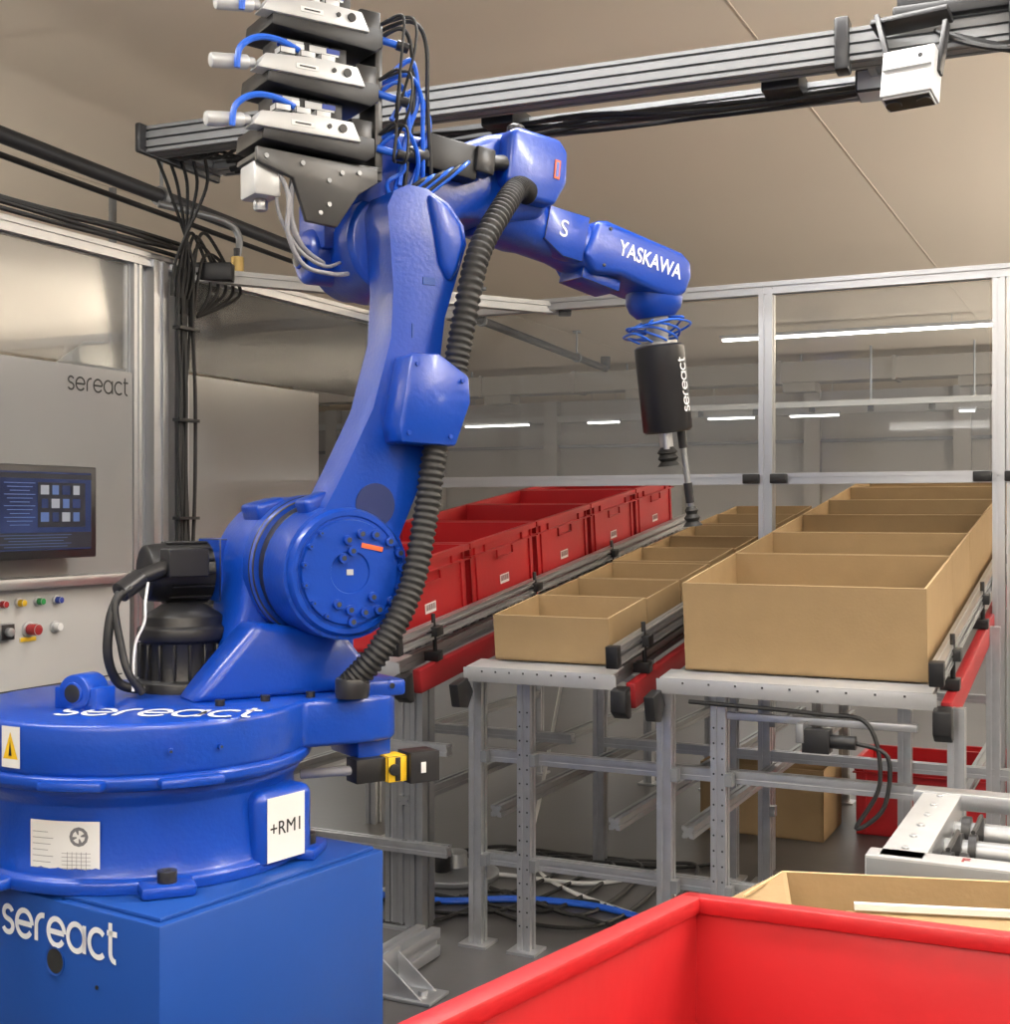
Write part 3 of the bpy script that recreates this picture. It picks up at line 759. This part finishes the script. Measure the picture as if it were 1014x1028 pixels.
for p in ((312, 548), (306, 566), (307, 586), (315, 604), (327, 617), (322, 535)):
    x_, z_ = hub_at(*p); bolt(x_, z_, r=0.006)
mm.obj('hub_bolts', rob, bevel=0.001, seg=1)
M().box((0.415, -0.2268, 1.226), (0.05, 0.002, 0.010), ORG, R(12, 'Y').to_3x3()).box((0.365, -0.2235, 1.175), (0.015, 0.002, 0.012), LGREY).obj('hub_stickers', rob)
M().prism([(0.478, 1.63), (0.545, 1.635), (0.618, 1.59), (0.622, 1.535), (0.585, 1.44), (0.455, 1.445), (0.448, 1.48)], -0.285, -0.20, 'Y', BLUE).obj('hose_guide_box', rob, bevel=0.006, seg=2)
mm = M()
for x_, z_ in ((0.47, 1.465), (0.57, 1.46), (0.60, 1.58), (0.49, 1.61)): mm.cyl((x_, -0.285, z_), (x_, -0.290, z_), 0.005, BLUE, seg=12)
mm.obj('guide_box_screws', rob)
M().box((0.56, -0.2112, 1.80), (0.030, 0.002, 0.016), BLUE2).box((0.52, -0.2112, 1.69), (0.004, 0.002, 0.03), BLUE2).obj('arm_sticker', rob)
hp = [(0.86, -0.145, 2.045), (0.82, -0.165, 2.045), (0.755, -0.205, 1.985), (0.668, -0.24, 1.865), (0.622, -0.25, 1.70), (0.595, -0.245, 1.56), (0.556, -0.248, 1.44), (0.530, -0.25, 1.29), (0.488, -0.262, 1.14), (0.42, -0.262, 1.02), (0.365, -0.22, 0.94)]
M().sweep(hp, 0.028, RUB, seg=20, sub=40, rf=lambda i: (1.0 if i % 4 < 2 else 0.86)).obj('corrugated_hose', rob, sharp=60)
M().lathe([(0.034, 0), (0.036, 0.01), (0.036, 0.035), (0.034, 0.04)], (0, 0, 0), BLKS).obj('hose_gland', rob, T((0.37, -0.225, 0.915)))

# elbow barrel and rear motors
mm = M().lathe([(0.105, -0.10), (0.118, -0.09), (0.118, 0.06), (0.10, 0.08), (0.10, 0.15), (0.085, 0.17), (0.0001, 0.17)], (0.54, 0, 1.90), BLUE, 'Y')
mm.obj('elbow_barrel', rob, bevel=0.003)
mm = M().lathe([(0.05, 0), (0.062, 0.01), (0.062, 0.09), (0.05, 0.10)], (0.385, 0.06, 1.88), BLUE, 'X').box((0.45, 0.05, 1.95), (0.10, 0.14, 0.12), BLUE)
mm.cyl((0.38, 0.06, 1.88), (0.37, 0.06, 1.88), 0.03, BLKS)
mm.obj('elbow_motor_cover', rob, bevel=0.01)
FM = T((0.60, 0, 2.095)) @ R(12.5, 'Y')
UP = T((0.60, 0, 2.07)) @ R(6, 'Y')
mm = M()
mm.prism([(-0.14, -0.10), (-0.14, 0.04), (-0.10, 0.07), (0.10, 0.09), (0.17, 0.13), (0.22, 0.15), (0.34, 0.15), (0.37, 0.12), (0.375, 0.04), (0.34, -0.03), (0.24, -0.06), (0.12, -0.08), (0.06, -0.16)], -0.105, 0.10, 'Y', BLUE)
mm.obj('forearm_housing', rob, UP, bevel=0.022, seg=4)
mm = M().prism([(0.20, 0.02), (0.20, 0.135), (0.22, 0.15), (0.34, 0.15), (0.365, 0.125), (0.37, 0.05), (0.34, -0.01), (0.24, -0.015)], -0.15, -0.09, 'Y', BLUE)
mm.obj('forearm_cap', rob, UP, bevel=0.016, seg=4)
M().lathe([(0.022, 0.14), (0.022, 0.172), (0.016, 0.178), (0.0001, 0.178)], (0.255, -0.08, 0), BLKS).obj('forearm_cap_plug', rob, UP)
M().box((0.335, -0.1515, 0.075), (0.016, 0.002, 0.045), ORG).box((0.335, -0.1528, 0.075), (0.008, 0.001, 0.035), BLUE).obj('forearm_sticker', rob, UP)
mm = M().box((0.055, -0.125, 0.035), (0.13, 0.05, 0.08), BLK).box((0.135, -0.135, 0.045), (0.05, 0.05, 0.06), BLKS).cyl((-0.01, -0.14, 0.02), (-0.07, -0.15, 0.01), 0.018, BLKS).cyl((0.145, -0.14, 0.045), (0.20, -0.135, 0.06), 0.018, BLK)
mm.obj('junction_box', rob, UP, bevel=0.006)
def ring_loft(mm, secs, m, n=24, pw=3.0):
    vs = []
    for (x, cy, cz, hy, hz) in secs:
        for i in range(n):
            t = 2 * math.pi * i / n
            c, s_ = math.cos(t), math.sin(t)
            vs.append(V((x, cy + hy * math.copysign(abs(c) ** (2 / pw), c), cz + hz * math.copysign(abs(s_) ** (2 / pw), s_))))
    fs = [tuple(range(n))[::-1], tuple(range(len(vs) - n, len(vs)))]
    for k in range(len(secs) - 1):
        for i in range(n):
            j = (i + 1) % n; fs.append((k * n + i, k * n + j, (k + 1) * n + j, (k + 1) * n + i))
    mm.add(vs, fs, m)
mm = M()
ring_loft(mm, [(0.22, 0, 0.0, 0.085, 0.085), (0.34, 0, -0.01, 0.082, 0.072), (0.37, 0, -0.015, 0.068, 0.062), (0.46, 0, -0.02, 0.062, 0.054), (0.52, 0, -0.02, 0.07, 0.06), (0.55, 0, -0.02, 0.074, 0.064)], BLUE)
mm.obj('forearm_tube', rob, FM)
mm = M()
wr = [(0.52, 0.045), (0.55, 0.055), (0.80, 0.055), (0.835, 0.04), (0.845, 0.0), (0.835, -0.045), (0.80, -0.07), (0.70, -0.07), (0.62, -0.065), (0.54, -0.085), (0.50, -0.05)]
mm.prism(wr, -0.078, 0.078, 'Y', BLUE)
mm.obj('wrist_housing', rob, FM, bevel=0.014, seg=4)
mm = M()
for x_, z_ in ((0.56, 0.035), (0.56, -0.06)): mm.cyl((x_, -0.079, z_), (x_, -0.082, z_), 0.005, BLKS, seg=10)
mm.prism([(0.38, 0.035), (0.50, 0.045), (0.50, -0.07), (0.44, -0.075), (0.38, -0.05)], -0.070, -0.03, 'Y', BLUE)
mm.box((0.58, -0.0, -0.085), (0.12, 0.10, 0.03), BLUE)
mm.obj('wrist_details', rob, FM, bevel=0.004)
text('brand_text', 'YASKAWA', 0.054, FM @ T((0.70, -0.0795, -0.002)) @ R(90, 'X'), TXT, rob, sx=0.80, bold=0.0008)
text('axis_text', 'S', 0.060, FM @ T((0.43, -0.0715, -0.01)) @ R(90, 'X'), TXT, rob)
WM = T((1.352, 0, 1.90)) @ R(-8, 'Y')
mm = M().lathe([(0.0001, 0.0), (0.070, 0.0), (0.076, -0.045), (0.068, -0.07), (0.05, -0.088), (0.0001, -0.088)][::-1], (0, 0, 0), BLUE)
mm.obj('wrist_flange', rob, WM)
# tool
tool = empty('vacuum_gripper', WM, rob)
mm = M().lathe([(0.03, -0.086), (0.04, -0.088), (0.04, -0.10), (0.028, -0.108), (0.028, -0.15), (0.05, -0.152), (0.05, -0.162)][::-1], (0, 0, 0), ALUD)
mm.obj('tool_flange', tool)
mm = M().lathe([(0.058, -0.160), (0.066, -0.166), (0.066, -0.385), (0.058, -0.392)][::-1], (0, 0, 0), BLKS)
mm.obj('tool_body', tool, sharp=50)
mm = M()
mm.cyl((-0.01, 0, -0.39), (-0.01, 0, -0.43), 0.018, ALU); mm.cyl((-0.028, -0.02, -0.39), (-0.028, -0.02, -0.435), 0.008, ALU, seg=12)
mm.lathe([(0.016, -0.43), (0.02, -0.435), (0.028, -0.445), (0.020, -0.45), (0.028, -0.46), (0.020, -0.468), (0.03, -0.48), (0.0001, -0.482)][::-1], (-0.01, 0, 0), RUB)
mm.obj('short_suction_cup', tool)
mm = M()
r0 = V((0.045, 0, -0.385))
rd = (V((0.052, 0, -0.655)) - r0)
mm.cyl(r0, r0 + rd * 0.9, 0.008, ALUD); mm.cyl(r0 + rd * 0.0, r0 + rd * 0.2, 0.012, BLKS); mm.cyl(r0 + rd * 0.55, r0 + rd * 0.75, 0.012, BLKS)
q = r0 + rd * 0.9
mm.lathe([(0.012, 0.03), (0.018, 0.02), (0.014, 0.01), (0.022, 0.0), (0.016, -0.01), (0.026, -0.022), (0.0001, -0.024)][::-1], q, RUB)
mm.obj('long_suction_rod', tool)
tn = V((0.27, -0.963, 0))
logo('tool_logo', 0.022, axes(tn * 0.0680 + V((0, 0, -0.270)), V((0, 0, 1)), V((-0.963, -0.27, 0)), tn), TXT, tool, 0.10)
mm = M()
for i in range(5):
    ph = i * 1.3; rr = 0.050 + 0.008 * i
    pts = [(0.02 * math.cos(ph), 0.02 * math.sin(ph), -0.09)]
    for k in range(6):
        t = ph + k * 0.9
        pts.append((rr * math.cos(t) * (1.5 if k == 2 else 1) - 0.01, rr * math.sin(t), -0.105 - 0.012 * math.sin(k * 1.4 + i) - 0.007 * k))
    pts.append((0.03 * math.cos(ph + 5), 0.03 * math.sin(ph + 5), -0.162))
    mm.sweep(pts, 0.0032, BTUBE, seg=8, sub=6)
mm.obj('tool_air_tubes', tool)

# motors on the turret
mm = M()
c = (0.12, 0.10, 0)
mm.lathe([(0.0001, 0.912), (0.10, 0.912), (0.10, 0.935), (0.088, 0.94), (0.088, 1.02), (0.098, 1.025), (0.098, 1.05), (0.085, 1.055), (0.085, 1.075), (0.06, 1.09), (0.045, 1.10), (0.0001, 1.10)], c, BLK)
for k in range(18):
    t = 2 * math.pi * k / 18; mm.box((c[0] + 0.09 * math.cos(t), c[1] + 0.09 * math.sin(t), 0.98), (0.014, 0.006, 0.075), BLK, R(math.degrees(t), 'Z').to_3x3())
mm.obj('swivel_motor', rob, bevel=0.002, seg=1)
mm = M()
mm.lathe([(0.05, 0.055), (0.062, 0.06), (0.066, 0.10), (0.066, 0.20), (0.075, 0.205), (0.075, 0.225), (0.06, 0.23)], (0, 0.18, 1.165), BLK, 'X', 32)
for k in range(14):
    t = 2 * math.pi * k / 14; mm.box((0.15, 0.18 + 0.068 * math.cos(t), 1.165 + 0.068 * math.sin(t)), (0.095, 0.012, 0.006), BLK)
mm.box((0.12, 0.09, 1.19), (0.09, 0.06, 0.06), BLK)
mm.cyl((0.08, 0.09, 1.18), (0.02, 0.08, 1.16), 0.018, BLK); mm.cyl((0.02, 0.08, 1.16), (-0.03, 0.06, 1.13), 0.022, BLKS)
mm.box((0.24, 0.16, 1.17), (0.08, 0.14, 0.14), BLUE)
mm.box((0.212, 0.085, 1.165), (0.004, 0.03, 0.05), WHITE)
mm.obj('shoulder_motor', rob, bevel=0.003, seg=1)
mm = M()
mm.sweep([(-0.03, 0.06, 1.13), (-0.055, 0.04, 1.08), (-0.06, 0.04, 1.0), (-0.03, 0.06, 0.94), (0.02, 0.05, 0.925)], 0.010, RUB)
mm.sweep([(-0.01, 0.05, 1.14), (-0.045, 0.04, 1.11), (-0.04, 0.02, 1.03), (-0.03, 0.0, 0.97), (0.0, 0.0, 0.925)], 0.008, RUB)
mm.sweep([(0.03, 0.06, 1.15), (0.015, 0.03, 1.11), (0.01, 0.02, 1.07), (-0.01, 0.02, 1.02), (-0.02, 0.0, 0.93)], 0.003, WHITE)
mm.obj('motor_cables', rob)
mm = M().box((0.42, -0.19, 0.755), (0.07, 0.05, 0.05), BLK).box((0.475, -0.20, 0.755), (0.045, 0.055, 0.055), YEL).box((0.535, -0.21, 0.755), (0.07, 0.06, 0.065), BLKS).cyl((0.465, -0.228, 0.755), (0.465, -0.236, 0.755), 0.012, BLK)
mm.box((0.475, -0.2285, 0.755), (0.012, 0.003, 0.05), BLK); mm.box((0.53, -0.2405, 0.755), (0.014, 0.002, 0.025), WHITE)
mm.cyl((0.40, -0.19, 0.755), (0.30, -0.12, 0.745), 0.010, GTUBE)
mm.obj('connector_block', rob, bevel=0.004)

# ------------------------------------------------------------------ pneumatic valve stack
vs_ = empty('pneumatic_valve_stack', T((0.31, -0.10, 2.035)), rob)
for i in range(3):
    z = 0.03 + i * 0.118; x0 = 0.010 * i
    mm = M()
    mm.prism([(-0.125 + x0, z - 0.008), (0.11 + x0, z - 0.022), (0.13 + x0, z - 0.008), (0.13 + x0, z + 0.03), (-0.12 + x0, z + 0.03)], -0.092, 0.06, 'Y', BLK)
    mm.box((0.105 + x0, -0.02, z + 0.04), (0.05, 0.12, 0.06), BLKS)
    mm.obj('manifold_base', vs_, bevel=0.004)
    mm = M()
    mm.prism([(-0.15 + x0, z + 0.014), (-0.13 + x0, z + 0.046), (-0.02 + x0, z + 0.056), (0.075 + x0, z + 0.054), (0.095 + x0, z + 0.014)], -0.10, -0.055, 'Y', LGREY)
    mm.obj('silver_ejector_body', vs_, bevel=0.004, seg=2)
    mm = M()
    for k in range(4): mm.box((-0.075 + x0 + k * 0.04, -0.03, z + 0.075), (0.036, 0.08, 0.040), BLK)
    for k in range(3): mm.box((-0.08 + x0 + k * 0.045, -0.078, z + 0.062), (0.034, 0.03, 0.014), LGREY)
    mm.box((-0.06 + x0, -0.0715, z + 0.078), (0.05, 0.003, 0.030), LGREY); mm.box((0.01 + x0, -0.0715, z + 0.082), (0.07, 0.003, 0.018), LGREY)
    mm.obj('valves', vs_, bevel=0.002)
    mm = M()
    mm.box((-0.085 + x0, -0.0735, z + 0.082), (0.022, 0.002, 0.018), NAVY); mm.box((-0.045 + x0, -0.0735, z + 0.080), (0.018, 0.002, 0.012), WHITE)
    mm.box((0.03 + x0, -0.0735, z + 0.084), (0.03, 0.002, 0.010), NAVY)
    mm.cyl((0.05 + x0, -0.10, z + 0.036), (0.05 + x0, -0.104, z + 0.036), 0.009, BLKS, seg=14); mm.cyl((0.02 + x0, -0.10, z + 0.036), (0.02 + x0, -0.103, z + 0.036), 0.005, BLKS, seg=10)
    mm.box((-0.04 + x0, -0.1005, z + 0.032), (0.05, 0.002, 0.010), WHITE); mm.box((-0.04 + x0, -0.1018, z + 0.032), (0.035, 0.001, 0.003), DTXT)
    mm.obj('valve_labels', vs_)
    mm = M()
    mm.cyl((-0.145 + x0, -0.078, z + 0.028), (-0.165 + x0, -0.078, z + 0.026), 0.010, LGREY); mm.cyl((-0.16 + x0, -0.078, z + 0.026), (-0.240 + x0, -0.078, z + 0.016), 0.015, LGREY)
    mm.obj('silencer', vs_, bevel=0.005)
    mm = M()
    mm.sweep([(-0.05 + x0, -0.08, z + 0.070), (-0.10 + x0, -0.09, z + 0.080), (-0.15 + x0, -0.10, z + 0.072), (-0.185 + x0, -0.10, z + 0.045), (-0.19 + x0, -0.095, z + 0.005)], 0.0065, BTUBE, seg=8)
    mm.obj('blue_air_hose', vs_)
mm = M()
mm.box((0.155, -0.02, 0.15), (0.018, 0.08, 0.34), GREY)
mm.prism([(-0.13, 0.010), (-0.13, -0.02), (-0.05, -0.045), (-0.02, -0.13), (0.05, -0.135), (0.10, -0.06), (0.145, -0.03), (0.145, 0.0)], -0.075, -0.060, 'Y', GREY)
mm.box((0.02, -0.0, 0.002), (0.28, 0.13, 0.012), GREY)
mm.obj('mounting_bracket', vs_, bevel=0.003)
mm = M()
for x_, z_ in ((-0.11, -0.008), (-0.03, -0.012), (0.03, -0.04), (0.06, -0.02), (0.03, -0.09), (0.10, -0.015), (0.01, -0.11)):
    mm.cyl((x_, -0.075, z_), (x_, -0.079, z_), 0.005, ALUD, seg=14)
mm.obj('bracket_bolts', vs_)
mm = M().box((-0.10, -0.02, -0.05), (0.06, 0.08, 0.07), LGREY).cyl((-0.10, -0.02, -0.085), (-0.10, -0.02, -0.11), 0.015, ALU)
mm.obj('regulator', vs_, bevel=0.006)
mm = M()
mm.sweep([(-0.08, -0.05, -0.02), (-0.06, -0.07, -0.08), (-0.06, -0.07, -0.16), (-0.02, -0.06, -0.22), (0.05, -0.05, -0.23), (0.10, -0.02, -0.22)], 0.005, GTUBE)
mm.sweep([(-0.07, -0.03, -0.04), (-0.075, -0.06, -0.12), (-0.03, -0.06, -0.19), (0.03, -0.05, -0.215), (0.10, 0.02, -0.19)], 0.004, GTUBE)
mm.sweep([(-0.04, -0.05, -0.04), (-0.05, -0.06, -0.12), (-0.02, -0.05, -0.18), (0.05, 0.0, -0.20)], 0.007, GTUBE)
mm.obj('grey_tubes', vs_)
mm = M()
for i in range(6):
    z = 0.05 + (i % 3) * 0.118 + 0.02 * (i // 3)
    ex = 0.205 + 0.012 * i
    mm.sweep([(0.155, -0.05 + 0.01 * (i % 3), z), (0.18 + 0.008 * i, -0.08, z + 0.025), (ex, -0.07, z - 0.01), (ex + 0.01, -0.06, z * 0.6 - 0.02), (ex - 0.02 + 0.01 * i, -0.04, -0.02), (0.22 + 0.01 * i, -0.03, -0.07)], 0.0048, BTUBE if i % 3 < 2 else RUB, seg=8)
for i in range(6):
    z = 0.06 + (i % 3) * 0.118
    mm.sweep([(0.155, -0.06, z + 0.02), (0.175 + 0.008 * i, -0.10, z + 0.035), (0.165 + 0.01 * i, -0.11, z - 0.04), (0.19, -0.07, z * 0.4)], 0.0035, RUB, seg=6)
for i in range(3):
    z = 0.03 + i * 0.118
    mm.cyl((0.15, -0.06, z + 0.02), (0.19, -0.075, z + 0.01), 0.008, BTUBE); mm.cyl((0.19, -0.075, z + 0.01), (0.215, -0.08, z + 0.005), 0.011, BLKS)
mm.sweep([(0.19, -0.05, 0.12), (0.24, -0.06, 0.19), (0.285, -0.05, 0.13), (0.27, -0.04, 0.05), (0.24, -0.03, -0.03)], 0.006, BTUBE, seg=8)
mm.sweep([(0.19, -0.05, 0.22), (0.23, -0.07, 0.25), (0.25, -0.06, 0.17), (0.22, -0.06, 0.08), (0.21, -0.05, -0.02)], 0.006, BTUBE, seg=8)
mm.obj('blue_tube_bunch', vs_)
mm = M()
for i in range(6):
    mm.sweep([(0.20 + 0.01 * i, -0.03, -0.06), (0.26 + 0.02 * i, -0.06, -0.005 + 0.008 * i), (0.33 + 0.015 * i, -0.02, 0.02 + 0.01 * i), (0.42, 0.0 + 0.01 * i, 0.08)], 0.005, BTUBE if i % 2 else RUB, seg=8)
mm.obj('elbow_tubes', vs_)

# ------------------------------------------------------------------ foreground red bin
A_ = V((0.183, 1.30, 0.919)); e1 = V((0.265, -0.15, 0.0086)).normalized(); e2 = V((-0.253, -0.447, 0.044))
e2 = (e2 - e1 * e2.dot(e1)).normalized(); e3 = e1.cross(-e2).normalized()
BW, BL, BH = 0.6, 0.6, 0.30
bmx = axes(A_ + e2 * BL - e3 * BH, e1, -e2, e3)
mm = M(); th = 0.009
mm.box((BW / 2, BL / 2, 0.01), (BW - 0.02, BL - 0.02, 0.02), REDP)
mm.box((BW / 2, 0.012, BH / 2), (BW - 0.01, th, BH - 0.01), REDP); mm.box((BW / 2, BL - 0.012, BH / 2), (BW - 0.01, th, BH - 0.01), REDP)
mm.box((0.012, BL / 2, BH / 2), (th, BL - 0.02, BH - 0.01), REDP); mm.box((BW - 0.012, BL / 2, BH / 2), (th, BL - 0.02, BH - 0.01), REDP)
for z, hh, rw in ((BH - 0.008, 0.016, 0.024), (BH - 0.065, 0.008, 0.014)):
    mm.box((BW / 2, rw / 2 - 0.002, z), (BW, rw, hh), REDP); mm.box((BW / 2, BL - rw / 2 + 0.002, z), (BW, rw, hh), REDP)
    mm.box((rw / 2 - 0.002, BL / 2, z), (rw, BL, hh), REDP); mm.box((BW - rw / 2 + 0.002, BL / 2, z), (rw, BL, hh), REDP)
for k in range(6):
    x = BW * (k + 0.5) / 6
    for yy in (0.004, BL - 0.004): mm.box((x, yy, BH - 0.035), (0.006, 0.014, 0.055), REDP)
    for xx in (0.004, BW - 0.004): mm.box((xx, x, BH - 0.035), (0.014, 0.006, 0.055), REDP)
mm.obj('red_plastic_bin', mtx=bmx, bevel=0.003, seg=2)
mm = M().box((0.42, 1.25, 0.585), (0.85, 1.15, 0.03), STEEL)
for x in (0.05, 0.8):
    for y in (0.72, 1.78): mm.prof((x, y, 0), (x, y, 0.57), 0.04, 0.04, ALU, up=(0, 1, 0))
mm.prism([(0.70, 0.60), (1.30, 0.60), (0.70, 0.635)], 0.0, 0.6, 'X', STEEL)
mm.obj('work_table')

# near carton with white strip inside
cbm = axes(V((0.374, 1.75, 0.602)), V((0.985, -0.17, 0)), V((0.17, 0.985, 0)), UZ)
W, L, h, th = 0.5, 0.26, 0.213, 0.006
mm = M().box((W / 2, -L / 2, th / 2), (W, L, th), KRAFT)
for c_, d_ in (((W / 2, -L + th / 2, h / 2), (W, th, h)), ((W / 2, -th / 2, h / 2), (W, th, h)), ((th / 2, -L / 2, h / 2), (th, L, h)), ((W - th / 2, -L / 2, h / 2), (th, L, h))):
    mm.box(c_, d_, KRAFT)
mm.prism([(0, 0), (0.004, 0.003), (-0.05, -0.12), (-0.054, -0.12)], h - 0.003, h, 'Z', KEDGE)
mm.add([(0, -0.003, h), (0, -L, h), (-0.075, -L, h - 0.012), (-0.068, -0.10, h - 0.010)], [(0, 1, 2, 3)], KRAFT)
mm.box((W / 2, -th / 2, h), (W, th, 0.001), KEDGE)
mm.box((0.20, -0.055, 0.187), (0.22, 0.010, 0.008), WHITE)
mm.box((0.20, -0.10, 0.09), (0.24, 0.10, 0.178), KRAFT)
mm.obj('cardboard_box', mtx=cbm)

# ------------------------------------------------------------------ roller conveyor right
CO = V((0.60, 2.02, 0))
conv = empty('roller_conveyor', axes(CO, b, a, UZ))
mm = M()
zc = 0.785
for x, sg in ((0.0, 1), (0.52, -1)):
    mm.box((x, 0.16, zc - 0.05), (0.006, 0.50, 0.10), PLATE); mm.box((x + 0.03 * sg, 0.16, zc), (0.066, 0.50, 0.005), PLATE); mm.box((x + 0.06 * sg, 0.16, zc - 0.02), (0.005, 0.50, 0.04), ALU)
mm.box((0.26, 0.41, zc - 0.01), (0.56, 0.05, 0.03), ALU); mm.box((0.26, -0.09, zc - 0.05), (0.56, 0.02, 0.10), ALUD)
mm.box((0.26, -0.075, zc), (0.56, 0.05, 0.005), PLATE); mm.box((0.26, 0.16, zc - 0.13), (0.50, 0.48, 0.01), SLOT)
for k in range(6): mm.cyl((0.03, -0.04 + 0.08 * k, zc + 0.002), (0.03, -0.04 + 0.08 * k, zc + 0.007), 0.007, ALUD, seg=6)
mm.obj('side_channels', conv, bevel=0.002)
mm = M()
for k in range(3):
    y = 0.04 + k * 0.13
    mm.cyl((0.06, y, zc - 0.045), (0.47, y, zc - 0.045), 0.020, ALUD)
    mm.cyl((0.075, y, zc - 0.045), (0.09, y, zc - 0.045), 0.030, BLK); mm.cyl((0.10, y, zc - 0.045), (0.112, y, zc - 0.045), 0.030, BLK)
mm.sweep([(0.082, 0.04, zc - 0.012), (0.082, 0.10, zc - 0.014), (0.082, 0.17, zc - 0.012)], 0.004, RUB, seg=6)
mm.sweep([(0.106, 0.17, zc - 0.012), (0.106, 0.23, zc - 0.014), (0.106, 0.30, zc - 0.012)], 0.004, RUB, seg=6)
mm.obj('rollers', conv)
mm = M()
for x in (0.02, 0.50):
    for y in (-0.06, 0.38): mm.prof((x, y, 0), (x, y, zc - 0.06), 0.04, 0.04, ALU, up=(0, 1, 0))
mm.obj('legs', conv)
text('conveyor_mark', 'F', 0.03, T((0.12, -0.072, zc + 0.003)), REDF, conv)

# ------------------------------------------------------------------ floor items
bin_mesh(0.6, 0.4, 0.30, False).obj('red_plastic_bin', mtx=axes(V((1.40, 5.22, 0.002)), b, a, UZ), bevel=0.0015, seg=1)
bin_mesh(0.6, 0.4, 0.20, False).obj('red_plastic_bin', mtx=axes(V((1.95, 5.75, 0.002)), b, a, UZ), bevel=0.0015, seg=1)
mm = M(); W, L, h = 0.5, 0.35, 0.28
mm.box((W / 2, L / 2, 0.004), (W, L, 0.006), KRAFT)
for c_, d_ in (((W / 2, 0.003, h / 2), (W, 0.006, h)), ((W / 2, L - 0.003, h / 2), (W, 0.006, h)), ((0.003, L / 2, h / 2), (0.006, L, h)), ((W - 0.003, L / 2, h / 2), (0.006, L, h))): mm.box(c_, d_, KRAFT)
mm.obj('cardboard_box', mtx=axes(V((0.80, 5.30, 0.002)), b, a, UZ))

mm = M()
for i in range(7):
    x0 = -0.55 + 0.1 * i
    mm.sweep([(x0, 4.25 + 0.1 * (i % 3), 0.009), (x0 + 0.25, 4.05 + 0.12 * (i % 4), 0.009), (x0 + 0.5, 4.3 - 0.05 * i, 0.009), (x0 + 0.75, 4.7, 0.009), (x0 + 0.55, 5.0 - 0.05 * i, 0.009), (x0 + 0.2, 4.8, 0.009)], 0.007, RUB, seg=6)
mm.sweep([(-0.45, 4.4, 0.009), (-0.1, 4.62, 0.009), (0.3, 4.5, 0.009), (0.6, 4.7, 0.009)], 0.008, WHITE, seg=8)
mm.sweep([(0.55, 4.0, 0.009), (0.2, 4.45, 0.009), (0.1, 4.9, 0.009), (0.15, 5.2, 0.2), (0.25, 5.3, 0.7)], 0.007, WHITE, seg=8)
mm.obj('floor_cables')
mm = M()
for k in range(2):
    mm.sweep([(-0.42, 4.35 + 0.02 * k, 0.012), (-0.2, 4.28 + 0.02 * k, 0.012), (0.05, 4.30 + 0.022 * k, 0.012), (0.3, 4.22 + 0.02 * k, 0.012), (0.48, 4.05 + 0.02 * k, 0.012)], 0.008, BTUBE, seg=8)
mm.obj('blue_floor_hose')
M().lathe([(0.16, 0.002), (0.16, 0.02), (0.12, 0.035), (0.05, 0.04), (0.045, 0.09), (0.0001, 0.09)], (-0.18, 4.62, 0), ALUD).cyl((-0.22, 4.56, 0.03), (-0.22, 4.56, 0.10), 0.03, BLK).obj('floor_post_base', bevel=0.002)
fb = axes(V((-0.30, 3.50, 0.002)), b, a, UZ)
mm = M().box((0.06, 0, 0.004), (0.16, 0.11, 0.008), ALU).box((-0.015, 0, 0.055), (0.008, 0.11, 0.11), ALU)
for y in (-0.04, 0.04): mm.prism([(-0.01, 0.006), (0.11, 0.006), (-0.01, 0.10)], y - 0.003, y + 0.003, 'Y', ALU)
mm.cyl((0.09, 0, 0.008), (0.09, 0, 0.02), 0.014, STEEL, seg=6)
mm.prof((-0.06, -0.2, 0.045), (-0.06, 0.3, 0.045), 0.08, 0.08, ALU)
mm.obj('floor_angle_bracket', mtx=fb, bevel=0.001)
mm = M()
q = V((-0.34, 4.1, 0))
for k in range(3): mm.prof(q + b * 0.045 * k, q + b * 0.045 * k + UZ * 0.80, 0.044, 0.08, ALUD, up=a)
mm.obj('ribbed_support_column')
q = V((0.82, 3.40, 0.70))
mm = M().box(q, (0.07, 0.05, 0.06), BLK, RZ).cyl(q + b * 0.03, q + b * 0.10, 0.018, BLK).box(q - b * 0.04 + UZ * 0.02, (0.02, 0.06, 0.05), ALUD, RZ)
mm.sweep([q + b * 0.1, q + b * 0.18 - UZ * 0.03, q + b * 0.17 - UZ * 0.16, q + b * 0.1 - UZ * 0.22, q + b * 0.16 - UZ * 0.1, q + b * 0.13 + UZ * 0.05, q + b * 0.0 + UZ * 0.07, q - b * 0.35 + UZ * 0.08], 0.006, RUB, seg=8)
mm.box(q + UZ * 0.045 + a * 0.03, (0.5, 0.02, 0.02), ALU, RZ)
mm.obj('power_plug_unit', bevel=0.003)
